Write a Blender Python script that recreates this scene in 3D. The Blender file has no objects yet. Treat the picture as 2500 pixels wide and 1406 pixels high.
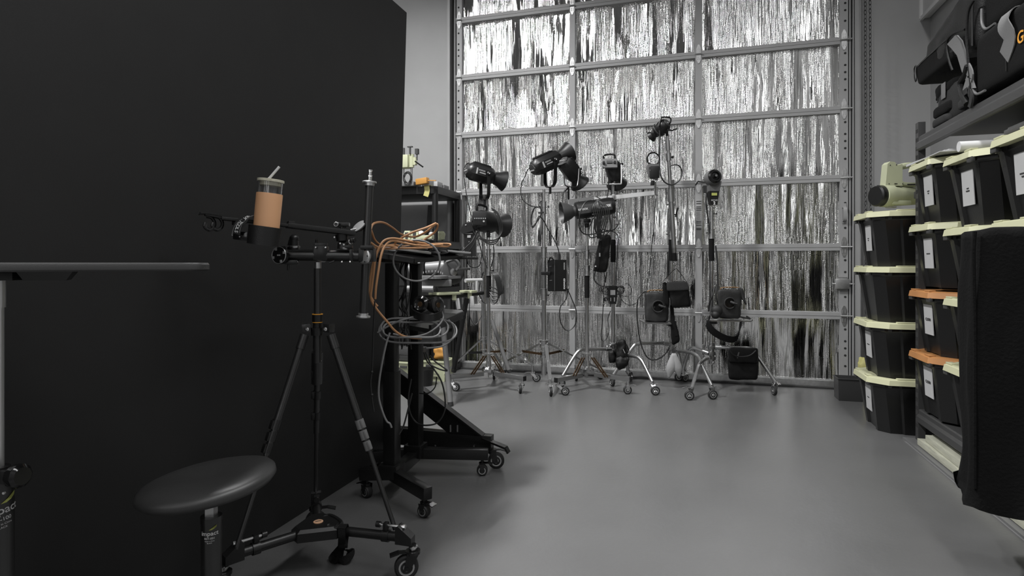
import bpy, bmesh, math, random
from mathutils import Vector, Matrix, noise
V = Vector
PI = math.pi
random.seed(7)
C = bpy.context.scene.collection
SC = bpy.context.scene

# ---------------------------------------------------------------- camera geometry (perspective worked out from the photograph)
FPX, EYE, HOR = 1450.0, 1.05, 645.0
TH = math.atan(440 / 1450.0)
CT, ST = math.cos(TH), math.sin(TH)
RIGHT = V((CT, ST, 0)); FWD = V((-ST, CT, 0)); UP = V((0, 0, 1))
def W(px, py, t):
    "point at depth t (metres in front of the lens) seen at pixel px,py"
    a = (px - 1250) / FPX
    return V((t * (a * CT - ST), t * (CT + a * ST), EYE + (HOR - py) / FPX * t))
def F(px, py, z=0.0): return W(px, py, (EYE - z) * FPX / (py - HOR))
def PY(px, py, Y):
    a = (px - 1250) / FPX; return W(px, py, Y / (CT + a * ST))
def PX(px, py, X):
    a = (px - 1250) / FPX; return W(px, py, X / (a * CT - ST))
def D(r, u, f): return (RIGHT * r + UP * u + FWD * f).normalized()
def S(px, t): return px * t / FPX          # size in metres of px pixels at depth t

cam = bpy.data.cameras.new('camera'); co = bpy.data.objects.new('camera', cam); C.objects.link(co)
co.location = (0, 0, EYE); co.rotation_euler = (PI / 2, 0, TH)
cam.sensor_width = 36; cam.lens = 36 * FPX / 2500; cam.shift_y = -(703 - HOR) / 2500; cam.clip_start = .02
SC.camera = co
SC.view_settings.view_transform = 'Standard'; SC.view_settings.look = 'None'
SC.view_settings.gamma = 1; SC.view_settings.exposure = -0.45; SC.view_settings.use_curve_mapping = False
w = bpy.data.worlds.new('world'); SC.world = w; w.use_nodes = True
w.node_tree.nodes['Background'].inputs[0].default_value = (.03, .03, .03, 1)

# ---------------------------------------------------------------- materials
def mat(name, col, rough=.5, metal=0.0, n=0.0, ns=20.0, bump=0.0, bs=60.0, spec=.5, stretch=(1, 1, 1), coat=0.0):
    m = bpy.data.materials.new(name); m.use_nodes = True
    nt = m.node_tree; b = nt.nodes['Principled BSDF']
    if not hasattr(col, '__len__'): col = (col, col, col)
    b.inputs['Base Color'].default_value = (*col, 1)
    b.inputs['Roughness'].default_value = rough; b.inputs['Metallic'].default_value = metal
    b.inputs['Specular IOR Level'].default_value = spec
    b.inputs['Coat Weight'].default_value = coat
    tc = nt.nodes.new('ShaderNodeTexCoord'); mp = nt.nodes.new('ShaderNodeMapping')
    mp.inputs['Scale'].default_value = stretch
    nt.links.new(tc.outputs['Object'], mp.inputs[0])
    if n:
        t = nt.nodes.new('ShaderNodeTexNoise'); t.inputs['Scale'].default_value = ns; t.inputs['Detail'].default_value = 6
        nt.links.new(mp.outputs[0], t.inputs['Vector'])
        r = nt.nodes.new('ShaderNodeMapRange'); r.inputs[1].default_value = .3; r.inputs[2].default_value = .7
        r.inputs[3].default_value = 1 - n; r.inputs[4].default_value = 1 + n
        nt.links.new(t.outputs['Fac'], r.inputs[0])
        x = nt.nodes.new('ShaderNodeVectorMath'); x.operation = 'SCALE'
        x.inputs[0].default_value = col; nt.links.new(r.outputs[0], x.inputs['Scale'])
        nt.links.new(x.outputs[0], b.inputs['Base Color'])
    if bump:
        t = nt.nodes.new('ShaderNodeTexNoise'); t.inputs['Scale'].default_value = bs; t.inputs['Detail'].default_value = 4
        nt.links.new(mp.outputs[0], t.inputs['Vector'])
        bp = nt.nodes.new('ShaderNodeBump'); bp.inputs['Strength'].default_value = bump; bp.inputs['Distance'].default_value = .01
        nt.links.new(t.outputs['Fac'], bp.inputs['Height']); nt.links.new(bp.outputs[0], b.inputs['Normal'])
    return m
M = dict(
    backdrop=mat('backdrop', .0085, .62, n=.12, ns=6, bump=.06, bs=220),
    floor=None,
    wall=mat('wall_paint', .315, .6, n=.05, ns=2.5, bump=.05, bs=40),
    wallr=mat('wall_rear_paint', .12, .7, n=.05, ns=2),
    ceil=mat('ceiling_paint', .2, .8),
    doorg=mat('door_steel', .32, .45, n=.05, ns=5),
    galv=mat('galvanised', .55, .38, .9, n=.15, ns=30),
    darkgap=mat('dark_gap', .02, .8),
    black=mat('black_plastic', .008, .38, bump=.05, bs=300),
    blackm=mat('black_metal', .007, .30, n=.1, ns=30),
    anod=mat('black_anodised', .014, .28, spec=.7),
    gloss=mat('black_gloss', .008, .15),
    rubber=mat('rubber', .012, .6),
    blackf=mat('black_fabric', .006, .85, bump=.25, bs=250, spec=.2),
    velvet=mat('black_cloth', .0035, .85, bump=.3, bs=90, spec=.15),
    bagf=mat('bag_nylon', .004, .5, bump=.2, bs=200, spec=.3),
    vinyl=mat('black_vinyl', .034, .40, bump=.05, bs=420, spec=.6),
    greyf=mat('grey_webbing', .17, .8, bump=.2, bs=300),
    dgreyf=mat('dark_grey_fabric', .02, .8, bump=.25, bs=250),
    lgreyf=mat('light_grey_nylon', .30, .6, bump=.15, bs=60),
    chrome=mat('chrome', .72, .16, 1.0),
    steel=mat('brushed_steel', .48, .32, 1.0, bump=.03, bs=200),
    alu=mat('aluminium', .62, .35, .9),
    grey=mat('grey_plastic', .14, .45), lgrey=mat('light_grey_plastic', .38, .5), dgrey=mat('dark_grey_plastic', .045, .45),
    white=mat('white_plastic', .62, .5), paper=mat('paper', .46, .8, n=.04, ns=8), ink=mat('ink', .03, .8),
    lid=mat('pale_yellow_lid', (.52, .52, .34), .5, n=.05, ns=8),
    lido=mat('orange_lid', (.42, .19, .065), .5, n=.18, ns=3),
    tote=mat('tote_plastic', .008, .33, bump=.06, bs=200),
    green=mat('pale_green_plastic', (.44, .46, .31), .45, n=.04, ns=10),
    peach=mat('peach_silicone', (.66, .36, .19), .55),
    wood=mat('pale_wood_lid', (.55, .53, .42), .6, n=.1, ns=40, stretch=(1, 8, 1)),
    lumber=mat('painted_lumber', (.42, .42, .34), .7, n=.15, ns=12, bump=.2, bs=60, stretch=(6, .6, 6)),
    orange=mat('orange_cable', (.36, .185, .085), .5), orangep=mat('orange_paint', (.45, .22, .05), .5),
    bronze=mat('bronze_brace', (.06, .036, .018), .4, .6),
    tan=mat('tan_plate', (.60, .36, .22), .5),
    cable=mat('black_cable', .015, .45), gcable=mat('grey_cable', .16, .45),
    ink_w=mat('white_print', .72, .6), ink_g=mat('lime_print', (.42, .45, .12), .6), ink_o=mat('orange_print', (.80, .36, .04), .6),
    foam=mat('foam_sheet', .5, .8, n=.1, ns=50),
    skin_y=mat('yellow_scrap', (.45, .42, .16), .6),
)
def glass_mat():
    m = bpy.data.materials.new('clear_glass'); m.use_nodes = True
    b = m.node_tree.nodes['Principled BSDF']
    b.inputs['Base Color'].default_value = (1, 1, 1, 1); b.inputs['Roughness'].default_value = .02
    b.inputs['Transmission Weight'].default_value = 1; b.inputs['IOR'].default_value = 1.45
    return m
M['glass'] = glass_mat()
def floor_mat():
    m = bpy.data.materials.new('painted_concrete_floor'); m.use_nodes = True
    nt = m.node_tree; b = nt.nodes['Principled BSDF']; L = nt.links
    tc = nt.nodes.new('ShaderNodeTexCoord')
    n1 = nt.nodes.new('ShaderNodeTexNoise'); n1.inputs['Scale'].default_value = 1.3; n1.inputs['Detail'].default_value = 8; n1.inputs['Roughness'].default_value = .6
    n2 = nt.nodes.new('ShaderNodeTexNoise'); n2.inputs['Scale'].default_value = 55; n2.inputs['Detail'].default_value = 3
    L.new(tc.outputs['Object'], n1.inputs[0]); L.new(tc.outputs['Object'], n2.inputs[0])
    r = nt.nodes.new('ShaderNodeValToRGB'); r.color_ramp.elements[0].position = .3; r.color_ramp.elements[1].position = .72
    r.color_ramp.elements[0].color = (.086, .086, .086, 1); r.color_ramp.elements[1].color = (.110, .110, .110, 1)
    L.new(n1.outputs['Fac'], r.inputs[0])
    # scattered pale specks and scuffs
    vo = nt.nodes.new('ShaderNodeTexVoronoi'); vo.inputs['Scale'].default_value = 2.2; L.new(tc.outputs['Object'], vo.inputs['Vector'])
    lt = nt.nodes.new('ShaderNodeMath'); lt.operation = 'LESS_THAN'; lt.inputs[1].default_value = .012; L.new(vo.outputs['Distance'], lt.inputs[0])
    mx = nt.nodes.new('ShaderNodeMix'); mx.data_type = 'RGBA'; mx.inputs['B'].default_value = (.5, .5, .5, 1)
    L.new(lt.outputs[0], mx.inputs['Factor']); L.new(r.outputs[0], mx.inputs['A']); L.new(mx.outputs['Result'], b.inputs['Base Color'])
    rr = nt.nodes.new('ShaderNodeMapRange'); rr.inputs[3].default_value = .26; rr.inputs[4].default_value = .36
    L.new(n1.outputs['Fac'], rr.inputs[0]); L.new(rr.outputs[0], b.inputs['Roughness'])
    bp = nt.nodes.new('ShaderNodeBump'); bp.inputs['Strength'].default_value = .05; bp.inputs['Distance'].default_value = .01
    L.new(n2.outputs['Fac'], bp.inputs['Height']); L.new(bp.outputs[0], b.inputs['Normal'])
    return m
M['floor'] = floor_mat()
def foil_mat():
    "reflective bubble foil: metal sheet quilted in narrow vertical rows of small bubbles"
    m = bpy.data.materials.new('bubble_foil'); m.use_nodes = True
    nt = m.node_tree; b = nt.nodes['Principled BSDF']; L = nt.links
    b.inputs['Base Color'].default_value = (.54, .54, .53, 1); b.inputs['Metallic'].default_value = 1
    b.inputs['Roughness'].default_value = .055
    tc = nt.nodes.new('ShaderNodeTexCoord')
    def mapped(sc):
        mp = nt.nodes.new('ShaderNodeMapping'); mp.inputs['Scale'].default_value = sc; L.new(tc.outputs['Object'], mp.inputs[0]); return mp.outputs[0]
    def math_(op, a_, b_=None):
        n_ = nt.nodes.new('ShaderNodeMath'); n_.operation = op
        for i, v in enumerate((a_, b_)):
            if v is None: continue
            if hasattr(v, 'node'): L.new(v, n_.inputs[i])
            else: n_.inputs[i].default_value = v
        return n_.outputs[0]
    sep = nt.nodes.new('ShaderNodeSeparateXYZ'); L.new(tc.outputs['Object'], sep.inputs[0])
    def nz(sc, det=0):
        q = nt.nodes.new('ShaderNodeTexNoise'); q.inputs['Scale'].default_value = 1; q.inputs['Detail'].default_value = det; L.new(mapped(sc), q.inputs[0]); return q.outputs['Fac']
    # the quilting rows jog sideways now and then
    jog = math_('ADD', math_('MULTIPLY', math_('GREATER_THAN', nz((4, 1, 2.6)), .5), .45), math_('MULTIPLY', math_('GREATER_THAN', nz((13, 1, 3.1)), .56), .3))
    u = math_('ADD', math_('MULTIPLY', sep.outputs['X'], 38.0), math_('ADD', jog, math_('MULTIPLY', nz((2, 1, 1.5), 2), 1.2)))
    cell = math_('FLOOR', u); fr = math_('FRACT', u)
    wn = nt.nodes.new('ShaderNodeTexWhiteNoise'); wn.noise_dimensions = '1D'; L.new(cell, wn.inputs['W'])
    lo = nt.nodes.new('ShaderNodeTexNoise'); lo.inputs['Scale'].default_value = 1; lo.inputs['Detail'].default_value = 3; L.new(mapped((7, 1, .7)), lo.inputs[0])
    tilt = math_('ADD', math_('SUBTRACT', wn.outputs['Value'], .5), math_('MULTIPLY', math_('SUBTRACT', lo.outputs['Fac'], .5), 1.6))
    h1 = math_('MULTIPLY', math_('SUBTRACT', fr, .5), tilt)
    w2 = nt.nodes.new('ShaderNodeTexNoise'); w2.inputs['Scale'].default_value = 1; w2.inputs['Detail'].default_value = 4; L.new(mapped((60, 1, 3.5)), w2.inputs[0])
    bub = math_('MULTIPLY', math_('ABSOLUTE', math_('SINE', math_('MULTIPLY', u, 2 * PI))), math_('ABSOLUTE', math_('SINE', math_('ADD', math_('MULTIPLY', sep.outputs['Z'], 260.0), math_('MULTIPLY', math_('FLOOR', math_('MULTIPLY', u, 2)), PI / 2)))))
    def bump(h, d, prev=None, inv=False):
        q = nt.nodes.new('ShaderNodeBump'); q.inputs['Strength'].default_value = 1; q.inputs['Distance'].default_value = d; q.invert = inv
        L.new(h, q.inputs['Height'])
        if prev: L.new(prev, q.inputs['Normal'])
        return q.outputs[0]
    msk = nt.nodes.new('ShaderNodeTexNoise'); msk.inputs['Scale'].default_value = 1; msk.inputs['Detail'].default_value = 2; L.new(mapped((5, 1, 1.1)), msk.inputs[0])
    mk = nt.nodes.new('ShaderNodeMapRange'); mk.inputs[1].default_value = .40; mk.inputs[2].default_value = .60; mk.inputs[3].default_value = .14; mk.inputs[4].default_value = 1.0; L.new(msk.outputs['Fac'], mk.inputs[0])
    n1 = bump(math_('MULTIPLY', h1, mk.outputs[0]), .0055); n2 = bump(math_('MULTIPLY', w2.outputs['Fac'], mk.outputs[0]), .0045, n1); seam = math_('LESS_THAN', fr, .13); ns = bump(seam, .0020, n2, True); n3 = bump(math_('MULTIPLY', bub, mk.outputs[0]), .0011, ns)
    L.new(n3, b.inputs['Normal'])
    mx = nt.nodes.new('ShaderNodeMix'); mx.data_type = 'RGBA'; mx.inputs['A'].default_value = (.80, .80, .79, 1); mx.inputs['B'].default_value = (.16, .16, .16, 1)
    L.new(math_('MULTIPLY', seam, mk.outputs[0]), mx.inputs['Factor']); L.new(mx.outputs['Result'], b.inputs['Base Color'])
    return m
M['foil'] = foil_mat()

# ---------------------------------------------------------------- mesh building
ROOT = {}
SPLIT = {'bolt', 'slot', 'gold_ring', 'clamp_bolt', 'rivet', 'stitched_edge', 'rim_clip', 'flange_screw', 'hub_bolt', 'cable_hook', 'printed_bar_', 'leg_collar', 'button', 'handle_lug', 'zip_pull', 'dial', 'ear_cup_', 'clamp_screw_'}
def rotm(axis, up=None):
    "3x3 with local x along axis, local z close to up"
    x = axis.normalized(); up = up or (UP if abs(x.z) < .98 else FWD)
    y = up.cross(x).normalized(); z = x.cross(y)
    return Matrix((x, y, z)).transposed()
def frame(o, axis=None, up=None):
    m = rotm(axis or V((1, 0, 0)), up).to_4x4(); m.translation = o; return m
def catmull(pts, n=6, closed=False):
    pts = [V(p) for p in pts]; out = []; N = len(pts)
    if N < 3 and not closed: return pts
    rng = range(N if closed else N - 1)
    for i in rng:
        if closed: a, b, c, d = pts[(i - 1) % N], pts[i], pts[(i + 1) % N], pts[(i + 2) % N]
        else: a, b, c, d = pts[max(i - 1, 0)], pts[i], pts[i + 1], pts[min(i + 2, N - 1)]
        for k in range(n):
            t = k / n
            out.append(.5 * ((2 * b) + (c - a) * t + (2 * a - 5 * b + 4 * c - d) * t * t + (3 * b - a - 3 * c + d) * t ** 3))
    if not closed: out.append(pts[-1])
    return out
class MB:
    def __init__(s, m=None): s.bm = bmesh.new(); s.m = m or Matrix()
    def put(s, verts, faces):
        vs = [s.bm.verts.new(s.m @ V(v)) for v in verts]
        for f in faces:
            try: s.bm.faces.new([vs[i] for i in f])
            except ValueError: pass
        return vs
    def box(s, c, size, axis=None, up=None, bev=0.0):
        c = V(c); hx, hy, hz = [k / 2 for k in size]
        R = rotm(V(axis), up) if axis is not None else Matrix.Identity(3)
        P = [c + R @ V((x * hx, y * hy, z * hz)) for x in (-1, 1) for y in (-1, 1) for z in (-1, 1)]
        vs = s.put(P, [(0, 1, 3, 2), (4, 6, 7, 5), (0, 4, 5, 1), (2, 3, 7, 6), (0, 2, 6, 4), (1, 5, 7, 3)])
        if bev:
            ed = {e for v in vs for e in v.link_edges}
            bmesh.ops.bevel(s.bm, geom=list(ed), offset=bev, segments=2, affect='EDGES', profile=.6)
        return s
    def bar(s, a, b, wd, ht, up=None, bev=0.0):
        a, b = V(a), V(b); return s.box((a + b) / 2, ((b - a).length, wd, ht), b - a, up, bev)
    def lathe(s, o, axis, prof, seg=20, cap=True):
        R = rotm(V(axis)); o = V(o); vs = []; fs = []
        for (d, r) in prof:
            for k in range(seg):
                a = 2 * PI * k / seg; vs.append(o + R @ V((d, r * math.cos(a), r * math.sin(a))))
        n = len(prof)
        for i in range(n - 1):
            for k in range(seg):
                k2 = (k + 1) % seg; fs.append((i * seg + k, i * seg + k2, (i + 1) * seg + k2, (i + 1) * seg + k))
        if cap:
            if prof[0][1] > 1e-6: fs.append(tuple(range(seg - 1, -1, -1)))
            if prof[-1][1] > 1e-6: fs.append(tuple((n - 1) * seg + k for k in range(seg)))
        s.put(vs, fs); return s
    def cyl(s, a, b, r, r2=None, seg=14):
        a, b = V(a), V(b); return s.lathe(a, b - a, [(0, r), ((b - a).length, r if r2 is None else r2)], seg)
    def tube(s, pts, r, seg=6, closed=False, smooth=5):
        P = catmull(pts, smooth, closed) if smooth else [V(p) for p in pts]
        N = len(P); vs = []; fs = []; nrm = None
        for i, p in enumerate(P):
            if closed: t = P[(i + 1) % N] - P[(i - 1) % N]
            else: t = P[min(i + 1, N - 1)] - P[max(i - 1, 0)]
            if t.length < 1e-9: t = V((0, 0, 1))
            t.normalize()
            if nrm is None: nrm = t.orthogonal().normalized()
            nrm = (nrm - t * nrm.dot(t))
            nrm = nrm.normalized() if nrm.length > 1e-6 else t.orthogonal().normalized()
            bn = t.cross(nrm)
            for k in range(seg):
                a = 2 * PI * k / seg; vs.append(p + (nrm * math.cos(a) + bn * math.sin(a)) * r)
        for i in range(N if closed else N - 1):
            j = (i + 1) % N
            for k in range(seg):
                k2 = (k + 1) % seg; fs.append((i * seg + k, i * seg + k2, j * seg + k2, j * seg + k))
        if not closed: fs += [tuple(range(seg - 1, -1, -1)), tuple((N - 1) * seg + k for k in range(seg))]
        s.put(vs, fs); return s
    def strap(s, pts, wd, th, side, smooth=5):
        "flat ribbon of width wd along pts; side = direction of its width"
        P = catmull(pts, smooth); vs = []; fs = []; N = len(P); side = V(side).normalized()
        for i, p in enumerate(P):
            t = (P[min(i + 1, N - 1)] - P[max(i - 1, 0)]).normalized()
            sd = (side - t * side.dot(t)).normalized(); nn = t.cross(sd)
            for u, v in ((-1, -1), (1, -1), (1, 1), (-1, 1)): vs.append(p + sd * u * wd / 2 + nn * v * th / 2)
        for i in range(N - 1):
            for k in range(4):
                k2 = (k + 1) % 4; fs.append((i * 4 + k, i * 4 + k2, i * 4 + 4 + k2, i * 4 + 4 + k))
        fs += [(0, 1, 2, 3), tuple((N - 1) * 4 + k for k in (3, 2, 1, 0))]
        s.put(vs, fs); return s
    def prism(s, pts, vec):
        vec = V(vec); n = len(pts); P = [V(p) for p in pts] + [V(p) + vec for p in pts]
        s.put(P, [tuple(range(n)), tuple(range(2 * n - 1, n - 1, -1))] + [(i, i + n, (i + 1) % n + n, (i + 1) % n) for i in range(n)]); return s
    def loft(s, loops, cap=True):
        n = len(loops[0]); vs = [p for l in loops for p in l]; fs = []
        for i in range(len(loops) - 1):
            for k in range(n): k2 = (k + 1) % n; fs.append((i * n + k, i * n + k2, (i + 1) * n + k2, (i + 1) * n + k))
        if cap: fs += [tuple(range(n - 1, -1, -1)), tuple((len(loops) - 1) * n + k for k in range(n))]
        s.put(vs, fs); return s
    def ball(s, c, r, sc=(1, 1, 1), seg=14, rings=9):
        prof = []; c = V(c); vs = []; fs = []
        for i in range(rings + 1):
            a = PI * i / rings
            for k in range(seg):
                b = 2 * PI * k / seg
                vs.append(c + V((r * sc[0] * math.sin(a) * math.cos(b), r * sc[1] * math.sin(a) * math.sin(b), r * sc[2] * math.cos(a))))
        for i in range(rings):
            for k in range(seg): k2 = (k + 1) % seg; fs.append((i * seg + k, (i + 1) * seg + k, (i + 1) * seg + k2, i * seg + k2))
        s.put(vs, fs); bmesh.ops.remove_doubles(s.bm, verts=s.bm.verts[-len(vs):], dist=1e-5) if 0 else None
        return s
    def torus(s, c, axis, R, r, seg=28, tseg=8):
        Rm = rotm(V(axis)); c = V(c)
        return s.tube([c + Rm @ V((0, R * math.cos(2 * PI * k / seg), R * math.sin(2 * PI * k / seg))) for k in range(seg)], r, tseg, True, 0)
    def soft(s, c8, n=9, e=7.0, amp=.0, fr=6.0, seed=0.0, sag=0.0):
        """soft-sided box. c8 = corners indexed x+2y+4z; e = squareness; amp/fr = wrinkles"""
        c8 = [V(p) for p in c8]; vs = {}; fs = []; L = []
        def tri(x, y, z):
            x, y, z = (x + 1) / 2, (y + 1) / 2, (z + 1) / 2; o = V((0, 0, 0))
            for i, p in enumerate(c8): o += p * ((x if i & 1 else 1 - x) * (y if i & 2 else 1 - y) * (z if i & 4 else 1 - z))
            return o
        ctr = tri(0, 0, 0)
        def vid(i, j, k):
            if (i, j, k) not in vs:
                q = [2 * a / n - 1 for a in (i, j, k)]
                nr = (abs(q[0]) ** e + abs(q[1]) ** e + abs(q[2]) ** e) ** (1 / e)
                q = [a / nr for a in q]
                p = tri(*q)
                if amp:
                    dv = (p - ctr).normalized()
                    h = noise.fractal(p * fr + V((seed, seed * 1.7, 0)), 1.0, 2.0, 3)
                    p = p + dv * (h * amp)
                if sag: p.z -= sag * max(0, q[2]) * (1 - q[0] ** 2) * (1 - q[1] ** 2)
                vs[(i, j, k)] = len(L); L.append(p)
            return vs[(i, j, k)]
        for a in range(n):
            for b in range(n):
                for sd in (0, n):
                    fs.append((vid(a, b, sd), vid(a + 1, b, sd), vid(a + 1, b + 1, sd), vid(a, b + 1, sd)))
                    fs.append((vid(a, sd, b), vid(a + 1, sd, b), vid(a + 1, sd, b + 1), vid(a, sd, b + 1)))
                    fs.append((vid(sd, a, b), vid(sd, a + 1, b), vid(sd, a + 1, b + 1), vid(sd, a, b + 1)))
        s.put(L, fs); return s
    def build(s, name, material, parent=None, label=None, ang=.6):
        if name in SPLIT and parent:
            bmesh.ops.recalc_face_normals(s.bm, faces=s.bm.faces); seen = set(); last = None
            for v0 in list(s.bm.verts):
                if v0.index in seen and 0: continue
                if v0 in seen: continue
                comp = []; st_ = [v0]; seen.add(v0)
                while st_:
                    v = st_.pop(); comp.append(v)
                    for e in v.link_edges:
                        w_ = e.other_vert(v)
                        if w_ not in seen: seen.add(w_); st_.append(w_)
                ix = {v: i for i, v in enumerate(comp)}; nb = MB()
                nb.put([v.co for v in comp], [tuple(ix[v] for v in f.verts) for f in {f for v in comp for f in v.link_faces}])
                last = nb.build2(name, material, parent, label, ang)
            s.bm.free(); return last
        return s.build2(name, material, parent, label, ang)
    def build2(s, name, material, parent=None, label=None, ang=.6):
        bmesh.ops.recalc_face_normals(s.bm, faces=s.bm.faces)
        me = bpy.data.meshes.new(name); r = ROOT.get(parent.name, V((0, 0, 0))) if parent else V((0, 0, 0))
        if parent is None and len(s.bm.verts):           # origin at the foot of the object
            xs = [v.co for v in s.bm.verts]
            r = V((sum(v.x for v in xs) / len(xs), sum(v.y for v in xs) / len(xs), min(v.z for v in xs)))
        bmesh.ops.translate(s.bm, verts=s.bm.verts, vec=-r)
        s.bm.to_mesh(me); s.bm.free()
        for p in me.polygons: p.use_smooth = True
        me.set_sharp_from_angle(angle=ang)
        me.materials.append(material)
        o = bpy.data.objects.new(name, me); C.objects.link(o)
        if parent: o.parent = parent; ROOT[o.name] = r
        else: o.location = r; ROOT[o.name] = r
        if label: o['label'] = label
        return o
def tag(o, label=None, cat=None, group=None, kind=None):
    if label: o['label'] = label
    if cat: o['category'] = cat
    if group: o['group'] = group
    if kind: o['kind'] = kind
    return o
def thing(name, label, cat, loc, group=None, kind=None):
    o = bpy.data.objects.new(name, None); C.objects.link(o); o.location = loc; o.empty_display_size = .05
    ROOT[o.name] = V(loc); return tag(o, label, cat, group, kind)
def text(body, name, size, o, xdir, ydir, material, parent, bold=0.0, align='CENTER'):
    cu = bpy.data.curves.new('t', 'FONT'); cu.body = body; cu.size = size; cu.align_x = align; cu.align_y = 'CENTER'
    cu.extrude = .0006; cu.offset = bold * size
    to = bpy.data.objects.new('t', cu); C.objects.link(to)
    bpy.context.view_layer.update()
    me = bpy.data.meshes.new_from_object(to.evaluated_get(bpy.context.evaluated_depsgraph_get()))
    bpy.data.objects.remove(to); bpy.data.curves.remove(cu)
    x = V(xdir).normalized(); y = (V(ydir) - x * V(ydir).dot(x)).normalized(); z = x.cross(y)
    R = Matrix((x, y, z)).transposed().to_4x4(); r = ROOT[parent.name]
    R.translation = V(o) - r; me.transform(R)
    me.materials.clear(); me.materials.append(material); me.name = name
    ob = bpy.data.objects.new(name, me); C.objects.link(ob); ob.parent = parent; ROOT[ob.name] = r
    return ob
def struct(name, mb, m, label=None):
    o = mb.build(name, m); o['kind'] = 'structure'; 
    if label: o['label'] = label
    return o
def coil(c, axis, R, turns, r_w, jit=.012, squash=1.0, rng=None):
    "points of a hand-wound coil of cable"
    rng = rng or random; Rm = rotm(V(axis)); out = []
    for k in range(int(turns * 10)):
        a = 2 * PI * k / 10; rr = R + rng.uniform(-jit, jit)
        out.append(V(c) + Rm @ V((rng.uniform(-1, 1) * jit * 1.2, rr * math.cos(a) * squash, rr * math.sin(a))))
    return out
# ================================================================ THE ROOM
XR, YD, ZC, XL, YB = 1.87, 5.66, 5.0, -5.2, -3.6
struct('floor', MB().box(((XR + XL) / 2, (YD + YB) / 2, -.05), (XR - XL + .4, YD - YB + .8, .1)), M['floor'])
struct('ceiling', MB().box(((XR + XL) / 2, (YD + YB) / 2, ZC + .05), (XR - XL + .4, YD - YB + .4, .1)), M['ceil'])
struct('wall_right', MB().box((XR + .06, (YD + YB) / 2, ZC / 2), (.12, YD - YB + .4, ZC)), M['wall'])
struct('wall_left', MB().box((XL - .06, (YD + YB) / 2, ZC / 2), (.12, YD - YB + .4, ZC)), M['wallr'])
struct('wall_rear', MB().box(((XR + XL) / 2, YB - .06, ZC / 2), (XR - XL + .4, .12, ZC)), M['wallr'])
DX0, DX1, DZ = -2.37, 1.33, 4.13
b = MB()
b.box(((DX1 + XR) / 2, YD + .06, ZC / 2), (XR - DX1, .12, ZC))
struct('wall_front_right', b, M['wall'])
b = MB(); b.box(((DX0 + XL) / 2, YD + .06, ZC / 2), (DX0 - XL, .12, ZC))
struct('wall_front_left', b, M['wall'])
struct('wall_front_top', MB().box(((DX0 + DX1) / 2, YD + .06, (DZ + ZC) / 2), (DX1 - DX0, .12, ZC - DZ)), M['wall'])

# overhead sectional door, insulated with bubble foil
door = thing('door_1', 'overhead sectional steel door lined with silver bubble foil', 'garage door', (-.5, 5.70, 0), kind='structure')
RZ = [.03, .614, 1.197, 1.78, 2.362, 2.945, 3.527, 4.10]
SX = [(-2.293, -2.235), (-1.126, -1.074), (.025, .085), (1.196, 1.258)]
for i in range(3):
    x0, x1 = SX[i][1], SX[i + 1][0]
    for j in range(7):
        z0, z1 = RZ[j] + .02, RZ[j + 1] - .015
        nx, nz = 90, 14; vs = []; fs = []; sd = random.uniform(0, 50)
        top = random.uniform(.0, .012); sag = random.choice([0, 0, .012, .02])
        for a in range(nx + 1):
            u = a / nx; x = x0 - .004 + (x1 - x0 + .008) * u
            fold = noise.fractal(V((x * 7 + sd, 0, sd)), 1, 2, 2)
            for c_ in range(nz + 1):
                v = c_ / nz
                zt = z1 + .03 - sag * abs(math.sin(u * 5 + sd)) * 1.0
                z = z0 - .03 + (zt - z0 + .03) * v
                y = 5.655 + .012 * fold + .006 * noise.noise(V((x * 24 + sd, z * 2.0, 0))) + .0026 * noise.noise(V((x * 80, z * 5, sd)))
                vs.append((x, y + .01 * math.sin(v * PI), z))
        for a in range(nx):
            for c_ in range(nz):
                k = a * (nz + 1) + c_; fs.append((k, k + nz + 1, k + nz + 2, k + 1))
        b = MB(); b.put(vs, fs); o = b.build('foil_panel', M['foil'], door, ang=3)
b = MB(); b.box(((DX0 + DX1) / 2, 5.72, DZ / 2), (DX1 - DX0, .03, DZ)); b.build('outer_skin', M['darkgap'], door)
for j, z in enumerate(RZ):
    b = MB(); h = .062 if j else .075
    b.box((-.52, 5.625, z + .012), (3.56, .022, h / 2 - .002)); b.box((-.52, 5.632, z - h / 2 + .014), (3.56, .030, h / 2 - .004))
    b.box((-.52, 5.645, z), (3.56, .03, h))
    b.build('rail', M['galv'] if j == 0 else M['doorg'], door)
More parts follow.
